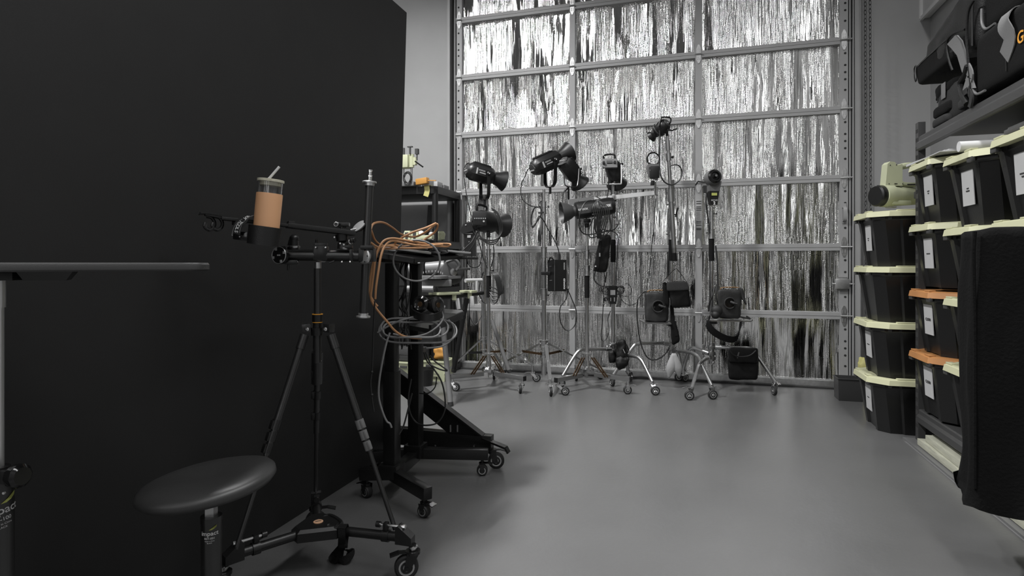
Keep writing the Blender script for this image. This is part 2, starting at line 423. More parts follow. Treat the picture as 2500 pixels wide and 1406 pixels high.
for i, (x0, x1) in enumerate(SX):
    b = MB(); b.box(((x0 + x1) / 2, 5.622, 2.07), (x1 - x0, .012, 4.1)); b.box((x0 + .004, 5.64, 2.07), (.008, .04, 4.1)); b.box((x1 - .004, 5.64, 2.07), (.008, .04, 4.1))
    st = b.build('stile', M['doorg'], door)
    if i in (0, 3):
        b = MB(); xh = x1 - .022 if i == 3 else x0 + .022
        for j in range(7):
            for dz in ((.16, .25, .31, .37, .47) if i == 3 else (.13, .22, .28, .34, .45)):
                b.cyl((xh, 5.6165, RZ[j] + dz), (xh, 5.6145, RZ[j] + dz), .0095, seg=12)
        b.build('punched_hole', M['darkgap'], st)
    for j in range(1, 7):
        z = RZ[j]; xm = (x0 + x1) / 2; hw = .020
        b = MB()
        for s_ in (1, -1):
            b.prism([(xm - hw, 5.614, z + s_ * .008), (xm - hw, 5.614, z + s_ * .05), (xm - .006, 5.614, z + s_ * .085), (xm + .006, 5.614, z + s_ * .085), (xm + hw, 5.614, z + s_ * .05), (xm + hw, 5.614, z + s_ * .008)], (0, -.004, 0))
            for q in (-.009, .009): b.box((xm + q, 5.606, z + s_ * .035), (.003, .008, .03))
        b.cyl((xm - .03, 5.60, z), (xm + (.03 if i != 3 else .06), 5.60, z), .006, seg=8)
        b.build('hinge', M['galv'], door)
# track, jamb angle and weather strip on both sides
b = MB(); b.box((1.272, 5.64, 2.06), (.012, .05, 4.12)); b.box((1.290, 5.60, 2.06), (.006, .05, 4.12)); b.box((1.318, 5.59, 2.06), (.034, .008, 4.12)); b.box((1.337, 5.615, 2.06), (.006, .09, 4.12))
struct('trim_1', b, M['doorg'])
b = MB(); b.box((-2.312, 5.64, 2.06), (.012, .05, 4.12)); b.box((-2.36, 5.61, 2.06), (.022, .08, 4.12)); b.box((-2.39, 5.645, 2.06), (.03, .03, 4.12))
struct('trim_2', b, M['doorg'])
b = MB(); b.box((1.300, 5.66, 2.06), (.05, .01, 4.12)); b.box((-2.335, 5.66, 2.06), (.05, .01, 4.12)); struct('trim_3', b, M['darkgap'])
b = MB(); b.box((1.40, YD - .006, 2.4), (.10, .012, 4.8)); struct('trim_4', b, M['wall'])
# door threshold
b = MB(); b.box((-.5, 5.60, .006), (3.66, .10, .012)); struct('trim_5', b, M['darkgap'])
b = MB(); b.box((-.5, 5.612, .035), (3.6, .02, .05)); b.build('bottom_strip', M['galv'], door)
# pull handle, slide lock, lower lock plate, sticker
b = MB(); p = PY(2061, 525, 5.61)
b.prism([(p.x - .014, 5.612, p.z + .10), (p.x + .014, 5.612, p.z + .10), (p.x + .018, 5.612, p.z + .06), (p.x - .018, 5.612, p.z + .06)], (0, -.004, 0))
b.prism([(p.x - .014, 5.612, p.z - .07), (p.x + .014, 5.612, p.z - .07), (p.x + .018, 5.612, p.z - .04), (p.x - .018, 5.612, p.z - .04)], (0, -.004, 0))
b.strap([(p.x, 5.61, p.z + .07), (p.x, 5.575, p.z + .055), (p.x, 5.57, p.z), (p.x, 5.58, p.z - .045), (p.x, 5.61, p.z - .055)], .028, .003, (1, 0, 0)); b.build('pull_handle', M['doorg'], door)
p = PY(2056, 693, 5.6)
b = MB(); b.box((p.x, 5.597, p.z), (.105, .03, .085), bev=.004); b.box((p.x, 5.61, p.z), (.08, .01, .115)); b.cyl((p.x - .075, 5.60, p.z), (p.x + .095, 5.60, p.z), .007); b.build('slide_lock', M['galv'], door)
p = PY(1706, 525, 5.6)
b = MB(); b.box((p.x, 5.6145, p.z), (.046, .002, .28)); st = b.build('warning_sticker', M['lgrey'], door, 'grey warning sticker of small print and bars')
b = MB()
for dz in (.125, .105, .075, .06, .045, -.055, -.07, -.09, -.12, -.13): b.box((p.x, 5.613, p.z + dz), (.042, .002, .008))
for k in range(7): b.box((p.x - .003 * (k % 2), 5.613, p.z + .03 - k * .011), (.03, .002, .003))
b.build('printed_bar', M['dgrey'], st)
# pulley chains beside the door
for i, px in enumerate((2111, 2122)):
    b = MB(); p = PY(px, 500, 5.50 if i == 0 else 5.48); p2 = PY(px + 8, 500, 5.50)
    z = 4.95; k = 0
    while z > .45:
        xx = p.x + .018 * (1 - z / 5) * (1 if i else .6)
        ang = (k % 2) * PI / 2 + .5
        dx, dy = math.cos(ang) * .0085, math.sin(ang) * .0085
        b.tube([(xx + dx, p.y + dy, z - .012), (xx + dx, p.y + dy, z + .012), (xx, p.y, z + .021), (xx - dx, p.y - dy, z + .012), (xx - dx, p.y - dy, z - .012), (xx, p.y, z - .021)], .0030, 4, True, 2)
        z -= .034; k += 1
    tag(b.build('door_chain', M['dgrey']), ['steel hoist chain strand nearer the door frame', 'steel hoist chain strand farther from the door frame'][i], 'chain')

# ================================================================ LIGHTS (ceiling fluorescent battens)
def batten(x, y, z, lx, ly, power, spread=180):
    L = bpy.data.lights.new('ceiling_batten', 'AREA'); L.shape = 'RECTANGLE'; L.size = lx; L.size_y = ly; L.energy = power; L.spread = math.radians(spread)
    o = bpy.data.objects.new('ceiling_batten_lamp', L); C.objects.link(o); o.location = (x, y, z)
    return o
batten(-2.30, 2.75, 4.85, .25, .5, 320, 140)
for bx_, by_, lx_, ly_, pw, sp_ in ((-2.30, .3, .25, .6, 130, 140), (-2.30, -1.9, .3, 1.6, 80, 160), (1.1, 2.8, .3, 1.5, 55, 140), (-4.3, 3.2, .3, 2.4, 80, 180), (1.0, .6, .3, 2.0, 66, 145), (.9, -2.3, .3, 1.6, 50, 165), (-4.2, -1.5, .3, 2.4, 50, 150)):
    batten(bx_, by_, 4.85, lx_, ly_, pw, sp_)
# added glowing panels on the unseen rear wall, mirrored by foil and chrome
wm = bpy.data.materials.new('added_glow'); wm.use_nodes = True
bs_ = wm.node_tree.nodes['Principled BSDF']; bs_.inputs['Emission Color'].default_value = (1, 1, 1, 1); bs_.inputs['Emission Strength'].default_value = 2.6; bs_.inputs['Base Color'].default_value = (.5, .5, .5, 1)
for i, (x0, x1) in enumerate(((-4.6, -4.0), (-2.9, -2.3), (-1.2, -.6), (.5, 1.1))):
    glow_root = thing('glow_panel_%d' % (i + 1), 'tall glowing panel added on the unseen rear wall', None, ((x0 + x1) / 2, YB, 1.0), kind='structure')
    b = MB(); b.box(((x0 + x1) / 2, YB + .008, 2.75), (x1 - x0, .01, 3.3)); b.build('pane', wm, glow_root)
    b = MB()
    for x in (x0, x1): b.box((x, YB + .02, 2.75), (.05, .04, 3.4))
    for z in (1.1, 2.2, 3.3, 4.4): b.box(((x0 + x1) / 2, YB + .02, z), (x1 - x0, .04, .05))
    b.build('glow_panel_frame', M['doorg'], glow_root)
# ================================================================ shared hardware
def caster(root, top, foot, r=.036, wid=.022, heading=None, fork=None, tyre=None, hubm=None, lever=True, stem=True, leverm=None):
    """swivel caster: top = where it meets the leg, foot = floor contact (x, y); heading = rolling direction"""
    fork = fork or M['chrome']; tyre = tyre or M['rubber']; hubm = hubm or M['lgrey']
    hd = V(heading or (1, 0, 0)); hd.z = 0; hd.normalize(); ax = hd.cross(UP)
    c = V((foot[0], foot[1], r)); top = V(top); zt = c.z + r * 1.25
    b = MB()
    if top.z > zt: b.cyl((top.x, top.y, zt), top, r * .28)
    cc = V((top.x, top.y, zt))
    b.cyl(cc - UP * .006, cc + UP * .004, r * .62, seg=16)
    for s_ in (-1, 1):
        o = ax * s_ * (wid / 2 + .004)
        b.prism([cc + o + hd * r * .5, cc + o - hd * r * .5, c + o - hd * r * .28 - UP * r * .2, c + o + hd * r * .28 - UP * r * .2], ax * s_ * .003)
    b.cyl(c - ax * (wid / 2 + .010), c + ax * (wid / 2 + .010), r * .16, seg=8)
    fk = b.build('caster', fork, root)
    b = MB(); b.lathe(c - ax * wid / 2, ax, [(0, r * .86), (wid * .18, r), (wid * .82, r), (wid, r * .86)], 24)
    wh = b.build('wheel', tyre, fk)
    b = MB()
    for s_ in (-1, 1): b.lathe(c + ax * s_ * (wid / 2 - .001), ax * s_, [(0, r * .66), (.002, r * .66), (.002, r * .52), (.0005, r * .50)], 22, cap=False)
    b.lathe(c - ax * (wid / 2 + .001), ax, [(0, r * .30), (wid + .002, r * .30)], 16)
    b.build('wheel_hub', hubm, fk)
    if lever:
        b = MB(); e = cc + hd * r * 1.9 - UP * r * .15
        b.bar(cc + hd * r * .3, cc + hd * r * 1.2 + UP * .002, wid * .9, .004); b.bar(cc + hd * r * 1.15 + UP * .002, e, wid * 1.15, .004)
        b.build('brake_lever', leverm or fork, fk)
    return fk
def knob(b, p, ax, r=.014, l=.03):
    ax = V(ax).normalized(); p = V(p)
    b.cyl(p, p + ax * l, r * .35, seg=8); q = p + ax * l; sd = ax.cross(UP)
    if sd.length < .1: sd = V((1, 0, 0))
    b.box(q + ax * .004, (.012, r * 2.4, .012), ax, bev=.003); b.cyl(q, q + ax * .012, r * .7, seg=10)

# ================================================================ BACKDROP (tall black rolling flat)
bx = -1.575
bd = thing('backdrop_flat', 'huge matte black studio backdrop flat standing at the left', 'backdrop', (bx, 2.0, 0))
c = [(.55, .0), (2.955, .0), (3.10, 2.50), (.55, 2.50)]
b = MB(); b.prism([(bx - .035, y, z) for y, z in c], (.035, 0, 0)); b.build('board', M['backdrop'], bd)
b = MB()
for y in (.8, 1.9, 2.9): b.box((bx - .07, y, 1.2), (.04, .06, 2.3))
for z in (.3, 1.3, 2.2): b.box((bx - .055, 1.8, z), (.03, 2.2, .07))
b.build('rear_frame', M['blackm'], bd)
# its right-hand foot: low beam with a slanting gusset
q0 = F(980, 1085, .10); q0 = V((bx + .02, 2.90, .125)); q1 = V((-.985, 2.90, .125))
b = MB(); b.bar(V((bx - .35, 2.90, .125)), q1, .05, .09, bev=.004); b.build('foot_beam', M['blackm'], bd)
b = MB(); b.prism([(bx - .02, 2.905, .53), (bx - .02, 2.905, .42), (-1.22, 2.905, .165), (-1.04, 2.905, .165)], (0, -.03, 0))
b.bar(V((bx - .02, 2.885, .53)), V((-1.03, 2.885, .168)), .05, .010); g = b.build('gusset', M['blackm'], bd)
b = MB()
for px in (1100, 1117): p = PY(px, 1046, 2.868); b.box(p, (.006, .006, .035))
b.build('slot', M['grey'], g)
b = MB()
for px, py in ((1064, 1087), (1158, 1088), (1150, 1099)): p = PY(px, py, 2.872); b.cyl(p, p - V((0, .006, 0)), .005, seg=8)
b.build('bolt', M['chrome'], bd)
caster(bd, (-.99, 2.90, .09), (-.965, 2.90), r=.042, heading=(1, .3, 0), fork=M['blackm'], hubm=M['lgrey'])
b = MB(); b.bar((-1.03, 2.88, .155), (-.90, 2.86, .125), .035, .010); b.bar((-.90, 2.86, .125), (-.885, 2.86, .10), .035, .01)
b.build('brake_pedal', M['blackm'], bd)
caster(bd, (bx - .33, 2.90, .09), (bx - .33, 2.90), r=.04, heading=(1, 0, 0), fork=M['blackm'], lever=False)

# ================================================================ POSING TABLE at the far left
t0 = 1.30
pc = W(-4, 645, 1.22)
pt = thing('posing_table', 'narrow black posing table seen edge-on at the left frame edge', 'table', (pc.x, pc.y, 0))
# slab seen edge on: ends at px 500
e0 = W(-330, 645, 1.08); e1 = W(502, 645, 1.36); ax = (e1 - e0).normalized(); sd = UP.cross(ax).normalized()
zt, zb = EYE + .003, EYE - .0135
def rounded(a, bb, wd, r, n=5):
    x = (bb - a).normalized(); y = UP.cross(x).normalized(); L_ = (bb - a).length; pts = []
    for cx, cy, a0 in ((L_ - r, wd / 2 - r, 0), (r, wd / 2 - r, 90), (r, -wd / 2 + r, 180), (L_ - r, -wd / 2 + r, 270)):
        for k in range(n + 1): an = math.radians(a0 + 90 * k / n); pts.append(a + x * (cx + r * math.cos(an)) + y * (cy + r * math.sin(an)))
    return pts
cen = rounded(e0, e1, .36, .05)
def atz(ps, z, s_=1.0, o=None):
    o = o or sum(ps, V((0, 0, 0))) / len(ps); return [V((o.x + (p.x - o.x) * s_, o.y + (p.y - o.y) * s_, z)) for p in ps]
b = MB(); b.loft([atz(cen, zb, .985), atz(cen, zb + .003), atz(cen, zt - .004), atz(cen, zt, .99)])
b.build('table_top', M['vinyl'], pt)
b = MB(); m0 = W(50, 645, 1.22); m1 = W(186, 645, 1.22)
b.loft([[W(px, 645, 1.22) + sd * k + UP * (zb - EYE) for px, k in ((50, -.05), (186, -.05), (186, .05), (50, .05))], [W(px, 645, 1.22) + sd * k + UP * (zb - EYE - .019) for px, k in ((66, -.04), (168, -.04), (168, .04), (66, .04))]])
b.bar(W(-60, 645, 1.22) + UP * (zb - EYE - .011), W(60, 645, 1.22) + UP * (zb - EYE - .011), .06, .016)
b.build('mounting_bracket', M['blackm'], pt)
b = MB(); b.cyl((pc.x, pc.y, zb - .02), (pc.x, pc.y, zb - .075), S(24, 1.22) / 2 * 1.25); b.build('socket', M['alu'], pt)
b = MB(); b.cyl((pc.x, pc.y, .50), (pc.x, pc.y, zb - .03), S(24, 1.22) / 2); b.build('inner_tube', M['alu'], pt)
zc = W(0, 1180, 1.22).z
b = MB(); b.cyl((pc.x, pc.y, .10), (pc.x, pc.y, zc + .01), S(62, 1.22) / 2, seg=28); b.cyl((pc.x, pc.y, zc + .01), (pc.x, pc.y, zc + .035), S(48, 1.22) / 2, seg=24); pole = b.build('outer_post', M['anod'], pt)
b = MB(); k0 = V((pc.x, pc.y, W(0, 1160, 1.22).z)); kd = D(1, .06, -.25); b.bar(k0, k0 + kd * S(44, 1.22), .026, .028, bev=.003); b.build('clamp_block', M['black'], pt)
b = MB(); kp = k0 + kd * S(40, 1.22)
b.lathe(kp, kd, [(0, .012), (.004, .020), (.012, .024), (.026, .024), (.032, .018)], 10); b.build('locking_knob', M['gloss'], pt)
b = MB(); kc = W(11, 1203, 1.18); b.lathe(kc + FWD * .0, -FWD, [(0, .0032), (.003, .0026)], 10); b.build('screw', M['chrome'], pt)
def wrap_on_post(objs, ctr, R, xd):
    "bend flat print round an upright post"
    xd = V((xd.x, xd.y, 0)).normalized(); nd = xd.cross(UP)
    for ob in objs:
        r = ROOT[ob.name]
        for v in ob.data.vertices:
            w = v.co + r - V((ctr.x, ctr.y, 0)); u, d = w.dot(xd), w.dot(nd); a = u / R
            q = (xd * math.sin(a) + nd * math.cos(a)) * (R + .0006 + max(0, min(.001, d - R))) ; v.co = V((ctr.x, ctr.y, 0)) + q + UP * w.z - r
def maker_label(o, x, up, sc, root, model, pre=''):
    before = set(bpy.data.objects)
    maker_label_(o, x, up, sc, root, model)
    return [ob for ob in bpy.data.objects if ob not in before]
def maker_label_(o, x, up, sc, root, model, pre=''):
    n = V(x).cross(V(up)).normalized()
    text('impact', 'lettering', .0250 * sc, o, x, up, M['ink_w'], root, .012)
    o2 = V(o) + V(up) * .022 * sc + V(x) * .013 * sc
    b = MB(); xx, uu = V(x).normalized(), V(up).normalized(); pts = []
    for u_, v_ in ((-.016, -.007), (-.004, .001), (.006, .008), (.014, .011), (.012, .003), (.004, -.003), (-.006, -.007)): pts.append(o2 + xx * u_ * sc + uu * v_ * sc)
    b.prism(pts, n * .0006); b.build('leaf_emblem', M['ink_g'], root)
    text(model, 'lettering', .0115 * sc, V(o) - V(up) * .020 * sc, x, up, M['ink_w'], root, .01)
    text('Made in China', 'lettering', .0062 * sc, V(o) - V(up) * .031 * sc, x, up, M['ink_w'], root)
    text('BLACK', 'lettering', .0062 * sc, V(o) - V(up) * .039 * sc, x, up, M['ink_w'], root)
R_ = S(62, 1.22) / 2 + .0008
tc_ = V((-pc.x, -pc.y, 0)).normalized(); tx_ = UP.cross(tc_)
o = V((pc.x, pc.y, W(0, 1238, 1.22).z)) + tc_ * (R_ + .003) + tx_ * .002
wrap_on_post(maker_label(o + tx_ * .004, (tx_ + UP * .12), UP, .9, pt, 'PT-100'), pc, S(62, 1.22) / 2, tx_)
b = MB()
for k in range(5):
    a = 2 * PI * k / 5 + .9; b.bar((pc.x, pc.y, .11), (pc.x + .13 * math.cos(a), pc.y + .13 * math.sin(a), .085), .035, .03, bev=.004)
b.build('base', M['blackm'], pt)
for k in range(5):
    a = 2 * PI * k / 5 + .9; q = (pc.x + .125 * math.cos(a), pc.y + .125 * math.sin(a))
    caster(pt, (*q, .075), q, r=.028, heading=(math.sin(a), -math.cos(a), 0), fork=M['blackm'], lever=False)

# ================================================================ ROUND STOOL
ts = 1.50; sc_ = W(508, 1178, ts)
sp = W(516, 645, ts + .005)
st = thing('stool', 'round black vinyl stool with tilted seat on a thick black post', 'stool', (sp.x, sp.y, 0))
b = MB(); sax = D(-.105, 1, -.02); Rr = S(314, ts) / 2
prof = [(-.022, Rr * .80), (-.016, Rr * .93), (-.004, Rr * .995), (.006, Rr * .985), (.014, Rr * .93), (.019, Rr * .82), (.020, Rr * .65), (.018, Rr * .4), (.016, Rr * .2), (.0155, .001)]
R3 = rotm(sax); vs = []; fs = []; seg = 56
for i, (d, r) in enumerate(prof):
    for k in range(seg):
        a = 2 * PI * k / seg; dd = d
        v = R3 @ V((0, r * math.cos(a), r * math.sin(a)))
        cr = v.dot(RIGHT) / Rr; cf = v.dot(FWD) / Rr
        if d > 0: dd = d + .012 * math.exp(-((cr + .15) ** 2 + (cf + .35) ** 2) * 6) - .008 * math.exp(-((cr - .05) ** 2 + (cf + 0.0) ** 2) * 9) + .007 * math.exp(-((cr - .5) ** 2 + (cf - .3) ** 2) * 5)
        vs.append(sc_ + v + sax * dd)
for i in range(len(prof) - 1):
    for k in range(seg): k2 = (k + 1) % seg; fs.append((i * seg + k, i * seg + k2, (i + 1) * seg + k2, (i + 1) * seg + k))
fs.append(tuple(range(seg))); fs.append(tuple((len(prof) - 1) * seg + k for k in range(seg)))
b.put(vs, fs); b.build('seat', M['vinyl'], st, ang=1.2)
b = MB(); b.lathe(sc_ - sax * .034, sax, [(0, Rr * .5), (.018, Rr * .72)], 30); b.bar(sc_ - sax * .045 + RIGHT * 0, sc_ - sax * .052 + RIGHT * -.135 - UP * .012, .012, .006); b.build('seat_plate', M['blackm'], st)
z1 = W(516, 1262, ts).z
b = MB(); b.box((sp.x, sp.y, (z1 + sc_.z - .03) / 2), (S(21, ts), S(21, ts), sc_.z - .02 - z1), axis=RIGHT); b.build('chrome_stem', M['steel'], st)
b = MB(); b.cyl((sp.x, sp.y, .09), (sp.x, sp.y, z1), S(47, ts) / 2, seg=28); b.cyl((sp.x, sp.y, z1 - .012), (sp.x, sp.y, z1 + .002), S(49, ts) / 2, seg=28); b.build('post', M['anod'], st)
tc_ = V((-sp.x, -sp.y, 0)).normalized(); tx_ = UP.cross(tc_)
wrap_on_post(maker_label(V((sp.x, sp.y, W(0, 1295, ts).z)) + tc_ * (S(47, ts) / 2 + .001) - tx_ * .004, tx_, UP, .60, st, 'RST-001'), sp, S(47, ts) / 2, tx_)
b = MB()
for k in range(5):
    a = 2 * PI * k / 5 + .5; b.bar((sp.x, sp.y, .10), (sp.x + .22 * math.cos(a), sp.y + .22 * math.sin(a), .075), .035, .028, bev=.004)
b.build('base', M['blackm'], st)
for k in range(5):
    a = 2 * PI * k / 5 + .5; q = (sp.x + .215 * math.cos(a), sp.y + .215 * math.sin(a))
    caster(st, (*q, .066), q, r=.026, heading=(math.sin(a), -math.cos(a), 0), fork=M['blackm'], lever=False)

# ================================================================ TRIPOD with its crossbar
ta = 2.10
hub = W(778, 645, ta)
tp = thing('tripod', 'black camera tripod carrying a horizontal crossbar in front of the backdrop', 'tripod', (hub.x, hub.y, .1))
ends = [F(965, 1292, .150), F(577, 1340, .155), F(771, 1212, .150)]
ap = [W(803, 803, ta - .02), W(748, 803, ta - .01), W(775, 808, ta + .05)]
b = MB(); top = W(775, 655, ta); bot = W(778, 882, ta)
b.cyl((top.x, top.y, top.z), (top.x, top.y, W(0, 800, ta).z), S(17, ta) / 2); b.cyl((top.x, top.y, W(0, 800, ta).z), (top.x, top.y, W(0, 885, ta).z), S(20, ta) / 2)
b.build('centre_column', M['anod'], tp)
b = MB(); cz = lambda y: V((top.x, top.y, W(0, y, ta).z))
b.cyl(cz(768), cz(785), S(25, ta) / 2, seg=20); b.cyl(cz(788), cz(803), S(21, ta) / 2, seg=20)
b.cyl(cz(800), cz(818), S(30, ta) / 2, seg=20)
sh = b.build('shoulder', M['blackm'], tp)
b = MB(); b.cyl(cz(766), cz(767.5), S(26, ta) / 2, seg=20); b.cyl(cz(785.5), cz(787), S(24, ta) / 2, seg=20); b.build('gold_ring', M['ink_o'], sh)
b = MB(); b.tube([cz(883), cz(886) + RIGHT * .008, cz(880) + RIGHT * .014], .002, 6); b.build('weight_hook', M['chrome'], tp)
for i, (a_, e_) in enumerate(zip(ap, ends)):
    d = (e_ - a_); L_ = d.length; u = d.normalized()
    at = lambda k: a_ + d * k
    lock0, lock1 = (.46, .62) if i == 0 else (.44, .60)
    if i == 2: lock0, lock1 = .22, .60
    b = MB()
    b.cyl(at(.03), at(.10), .0155, seg=16)
    b.cyl(at(.08), at(lock0), .0125, seg=16)
    if i == 2: b.cyl(at(.12), at(.30), .020, seg=16)
    b.cyl(at(lock0), at(lock1), .0105, seg=16); b.cyl(at(lock1), at(1.0), .0080, seg=14)
    b.box(a_ + UP * .004, (.03, .028, .03), axis=cz(800) - a_, bev=.004)
    lg = b.build('leg', M['anod'], tp)
    for k in range(3):
        b = MB(); s_ = lock0 + (lock1 - lock0) * k / 3
        b.cyl(at(s_), at(s_ + .045), .0155 - .0015 * k, seg=16)
        side = u.cross(FWD).normalized() * (1 if i == 0 else -1)
        b.box(at(s_ + .022) + (side * .010 - FWD * .010), (.030, .016, .010), u, bev=.004)
        b.build('leg_lock', M['grey'] if i == 0 else M['blackm'], lg)
    b = MB(); pv = a_ + (cz(800) - a_) * .2; b.lathe(pv - FWD * .012, -FWD, [(0, .007), (.006, .007), (.008, .004)], 12); b.build('pivot_bolt', M['chrome'], lg)
# crossbar
tb = ta - .01
xa, xb = W(682, 622, tb - .03), W(884, 625, tb + .02); xd = (xb - xa).normalized(); rb = S(27, tb) / 2
b = MB(); b.cyl(xa, xb, rb, seg=24); xbar = b.build('crossbar', M['anod'], tp)
b = MB(); b.lathe(xa - xd * .0, xd, [(0, .013), (.004, .031), (.018, .031), (.020, rb)], 28); b.build('end_disc', M['black'], tp, 'black round end cap with silver rim facing left')
# the left disc faces the camera, slightly turned
dn = D(-.35, .05, -1); dc = W(682, 623, tb - .06)
b = MB(); b.lathe(dc + dn * -.012, dn, [(0, .030), (.012, .0305), (.014, .029), (.014, .006), (.017, .0)], 30); ed = b.build('end_cap', M['blackm'], tp)
b = MB(); b.torus(dc + dn * .003, dn, S(20, tb), .0014, 32, 6); b.build('silver_rim', M['alu'], ed)
b = MB()
for a in (.4, 2.1, 3.5, 5.2):
    Rm = rotm(dn); o = dc + dn * .004 + Rm @ V((0, math.cos(a), math.sin(a))) * .0235; b.box(o, (.003, .007, .009), dn)
b.box(dc + dn * .003, (.003, .012, .005), dn); b.build('rim_clip', M['lgrey'], ed)
b = MB(); dr = D(-.55, .05, -1); rc = W(886, 625, tb + .00)
b.lathe(rc + dr * -.01, dr, [(0, S(20, tb)), (.008, S(20, tb)), (.010, S(17, tb)), (.012, S(17, tb)), (.013, rb)], 30); fl = b.build('flange', M['alu'], tp)
b = MB()
for k in range(6):
    a = 2 * PI * k / 6; o = rc + dr * .001 + rotm(dr) @ V((0, math.cos(a), math.sin(a))) * S(16, tb); b.cyl(o, o + dr * .003, .0022, seg=8)
b.build('flange_screw', M['blackm'], fl)
b = MB(); b.lathe(rc - dr * .03, dr, [(0, .020), (.004, .027), (.014, .027), (.018, .022)], 14); b.build('locking_wheel', M['grey'], tp)
# clamps on the crossbar
b = MB(); m = W(784, 618, tb); b.box(m - FWD * .0, (.050, .050, .052), xd, bev=.006); b.box(m + UP * .026, (.044, .03, .020), xd, bev=.003)
b.box(W(858, 624, tb), (.012, .046, .044), xd, bev=.004); b.box(W(850, 603, tb), (.03, .04, .012), xd, bev=.003); b.box(W(712, 640, tb - .03), (.045, .03, .016), xd, bev=.003)
cl = b.build('clamp', M['blackm'], tp)
b = MB()
for px, py in ((771, 604), (795, 604), (698, 639), (726, 639), (835, 639), (855, 639)): o = W(px, py, tb - .035); b.lathe(o, -FWD, [(0, .0032), (.004, .0032), (.005, .002)], 10)
b.build('clamp_bolt', M['chrome'], cl)
b = MB(); b.cyl(W(773, 606, tb), W(773, 585, tb), .0045); b.cyl(W(704, 645, tb - .03), W(704, 660, tb - .03), .004); b.box(W(810, 640, tb - .03), (.022, .010, .006), D(1, .4, 0), bev=.002); b.build('clamp_lever', M['blackm'], cl)
b = MB(); b.lathe(W(783, 640, ta), UP, [(0, .014), (.006, .020), (.012, .020), (.014, .012)], 20)
b.cyl(W(776, 655, ta), W(776, 640, ta), .012); b.build('column_plate', M['steel'], tp)
# two small ball heads carrying the tilted rail
b = MB(); c1 = W(716, 600, tb); b.cyl(c1, W(717, 585, tb), .020, .016, 18); b.ball(W(718, 583, tb), .0165); b.cyl(c1 - UP * .014, c1 - UP * .004, .020, seg=20); h1 = b.build('ball_head', M['black'], tp)
b = MB(); b.lathe(W(719, 606, tb - .005), UP, [(0, .018), (.002, .019), (.007, .019), (.008, .018)], 22); b.build('knurled_ring', M['steel'], h1)
b = MB(); c2 = W(838, 607, tb); b.cyl(c2, c2 + UP * .02, .021, .019, 18); b.cyl(W(836, 588, tb), W(834, 572, tb), .020, .022, 18); b.ball(W(836, 580, tb), .02)
knob(b, W(852, 588, tb - .01), D(1, .1, -.3), .012, .012); h2 = b.build('ball_head', M['black'], tp)
b = MB(); b.lathe(W(842, 609, tb - .005), UP, [(0, .016), (.002, .017), (.007, .017), (.008, .016)], 22)
for px, py in ((817, 579), (840, 597), (831, 594)): b.lathe(W(px, py, tb - .024), -FWD, [(0, .003), (.003, .003)], 8)
b.build('knurled_ring', M['steel'], h2)
b = MB(); e = W(856, 590, tb - .02); b.torus(e, D(1, .2, -.8), .008, .002, 16, 6); b.build('ring_pull', M['chrome'], h2)

# tilted accessory rail on the ball heads
TR = lambda px, py, d=0: W(px, py, tb + .02 - .25 * (864 - px) / 378 + d)
ra0, ra1 = TR(540, 533), TR(860, 568)
rl = thing('accessory_rail', 'long flat black rail tilted across the tripod ball heads', 'rail', (ra0 + ra1) / 2)
b = MB(); d = (ra1 - ra0).normalized(); b.bar(ra0, ra1, .045, .010, bev=.002); b.bar(TR(700, 550), TR(864, 570), .060, .016, bev=.003)
b.bar(TR(500, 524), TR(590, 540), .03, .006); b.box(TR(710, 545), (.02, .04, .012), d, bev=.002); b.box(TR(775, 556), (.02, .03, .006), d)
b.build('rail_bar', M['black'], rl)
b = MB(); b.bar(TR(486, 523), TR(515, 521), .03, .003); b.strap([TR(488, 519, -.01), TR(530, 523, -.01), TR(560, 531, -.01), TR(600, 541, -.01)], .02, .004, FWD); b.build('slim_arm', M['black'], rl)
b = MB()
for px in (514, 533): b.tube([TR(px - 12, 543), TR(px - 14, 553), TR(px - 4, 561), TR(px + 7, 556), TR(px + 10, 544), TR(px + 3, 532), TR(px - 10, 528)], .0055, 8)
b.build('cable_hook', M['gloss'], rl)
b = MB(); q = TR(823, 548); b.lathe(q, -FWD, [(0, .010), (.012, .010), (.014, .008)], 18); b.box(TR(838, 548), (.045, .02, .014), RIGHT, bev=.003); b.cyl(TR(834, 553), TR(834, 570), .005); b.cyl(TR(827, 553) , TR(845, 553), .004); cq = b.build('rod_clamp', M['blackm'], rl)
b = MB(); b.torus(q - FWD * .013, FWD, .007, .0016, 18, 6); b.build('clamp_ring', M['alu'], cq)
b = MB(); pd = D(-.45, .62, -.55); pcn = TR(876, 552)
b.lathe(pcn - pd * .016, pd, [(0, .010), (.006, .017), (.011, .021), (.013, S(21, tb)), (.016, S(21, tb))], 28); b.cyl(TR(856, 565), pcn - pd * .014, .008); pad = b.build('pivot_pad', M['black'], rl)
b = MB(); b.lathe(pcn + pd * .0005, pd, [(0, S(19, tb)), (.001, S(18.5, tb))], 26); b.build('pad_face', M['grey'], pad)

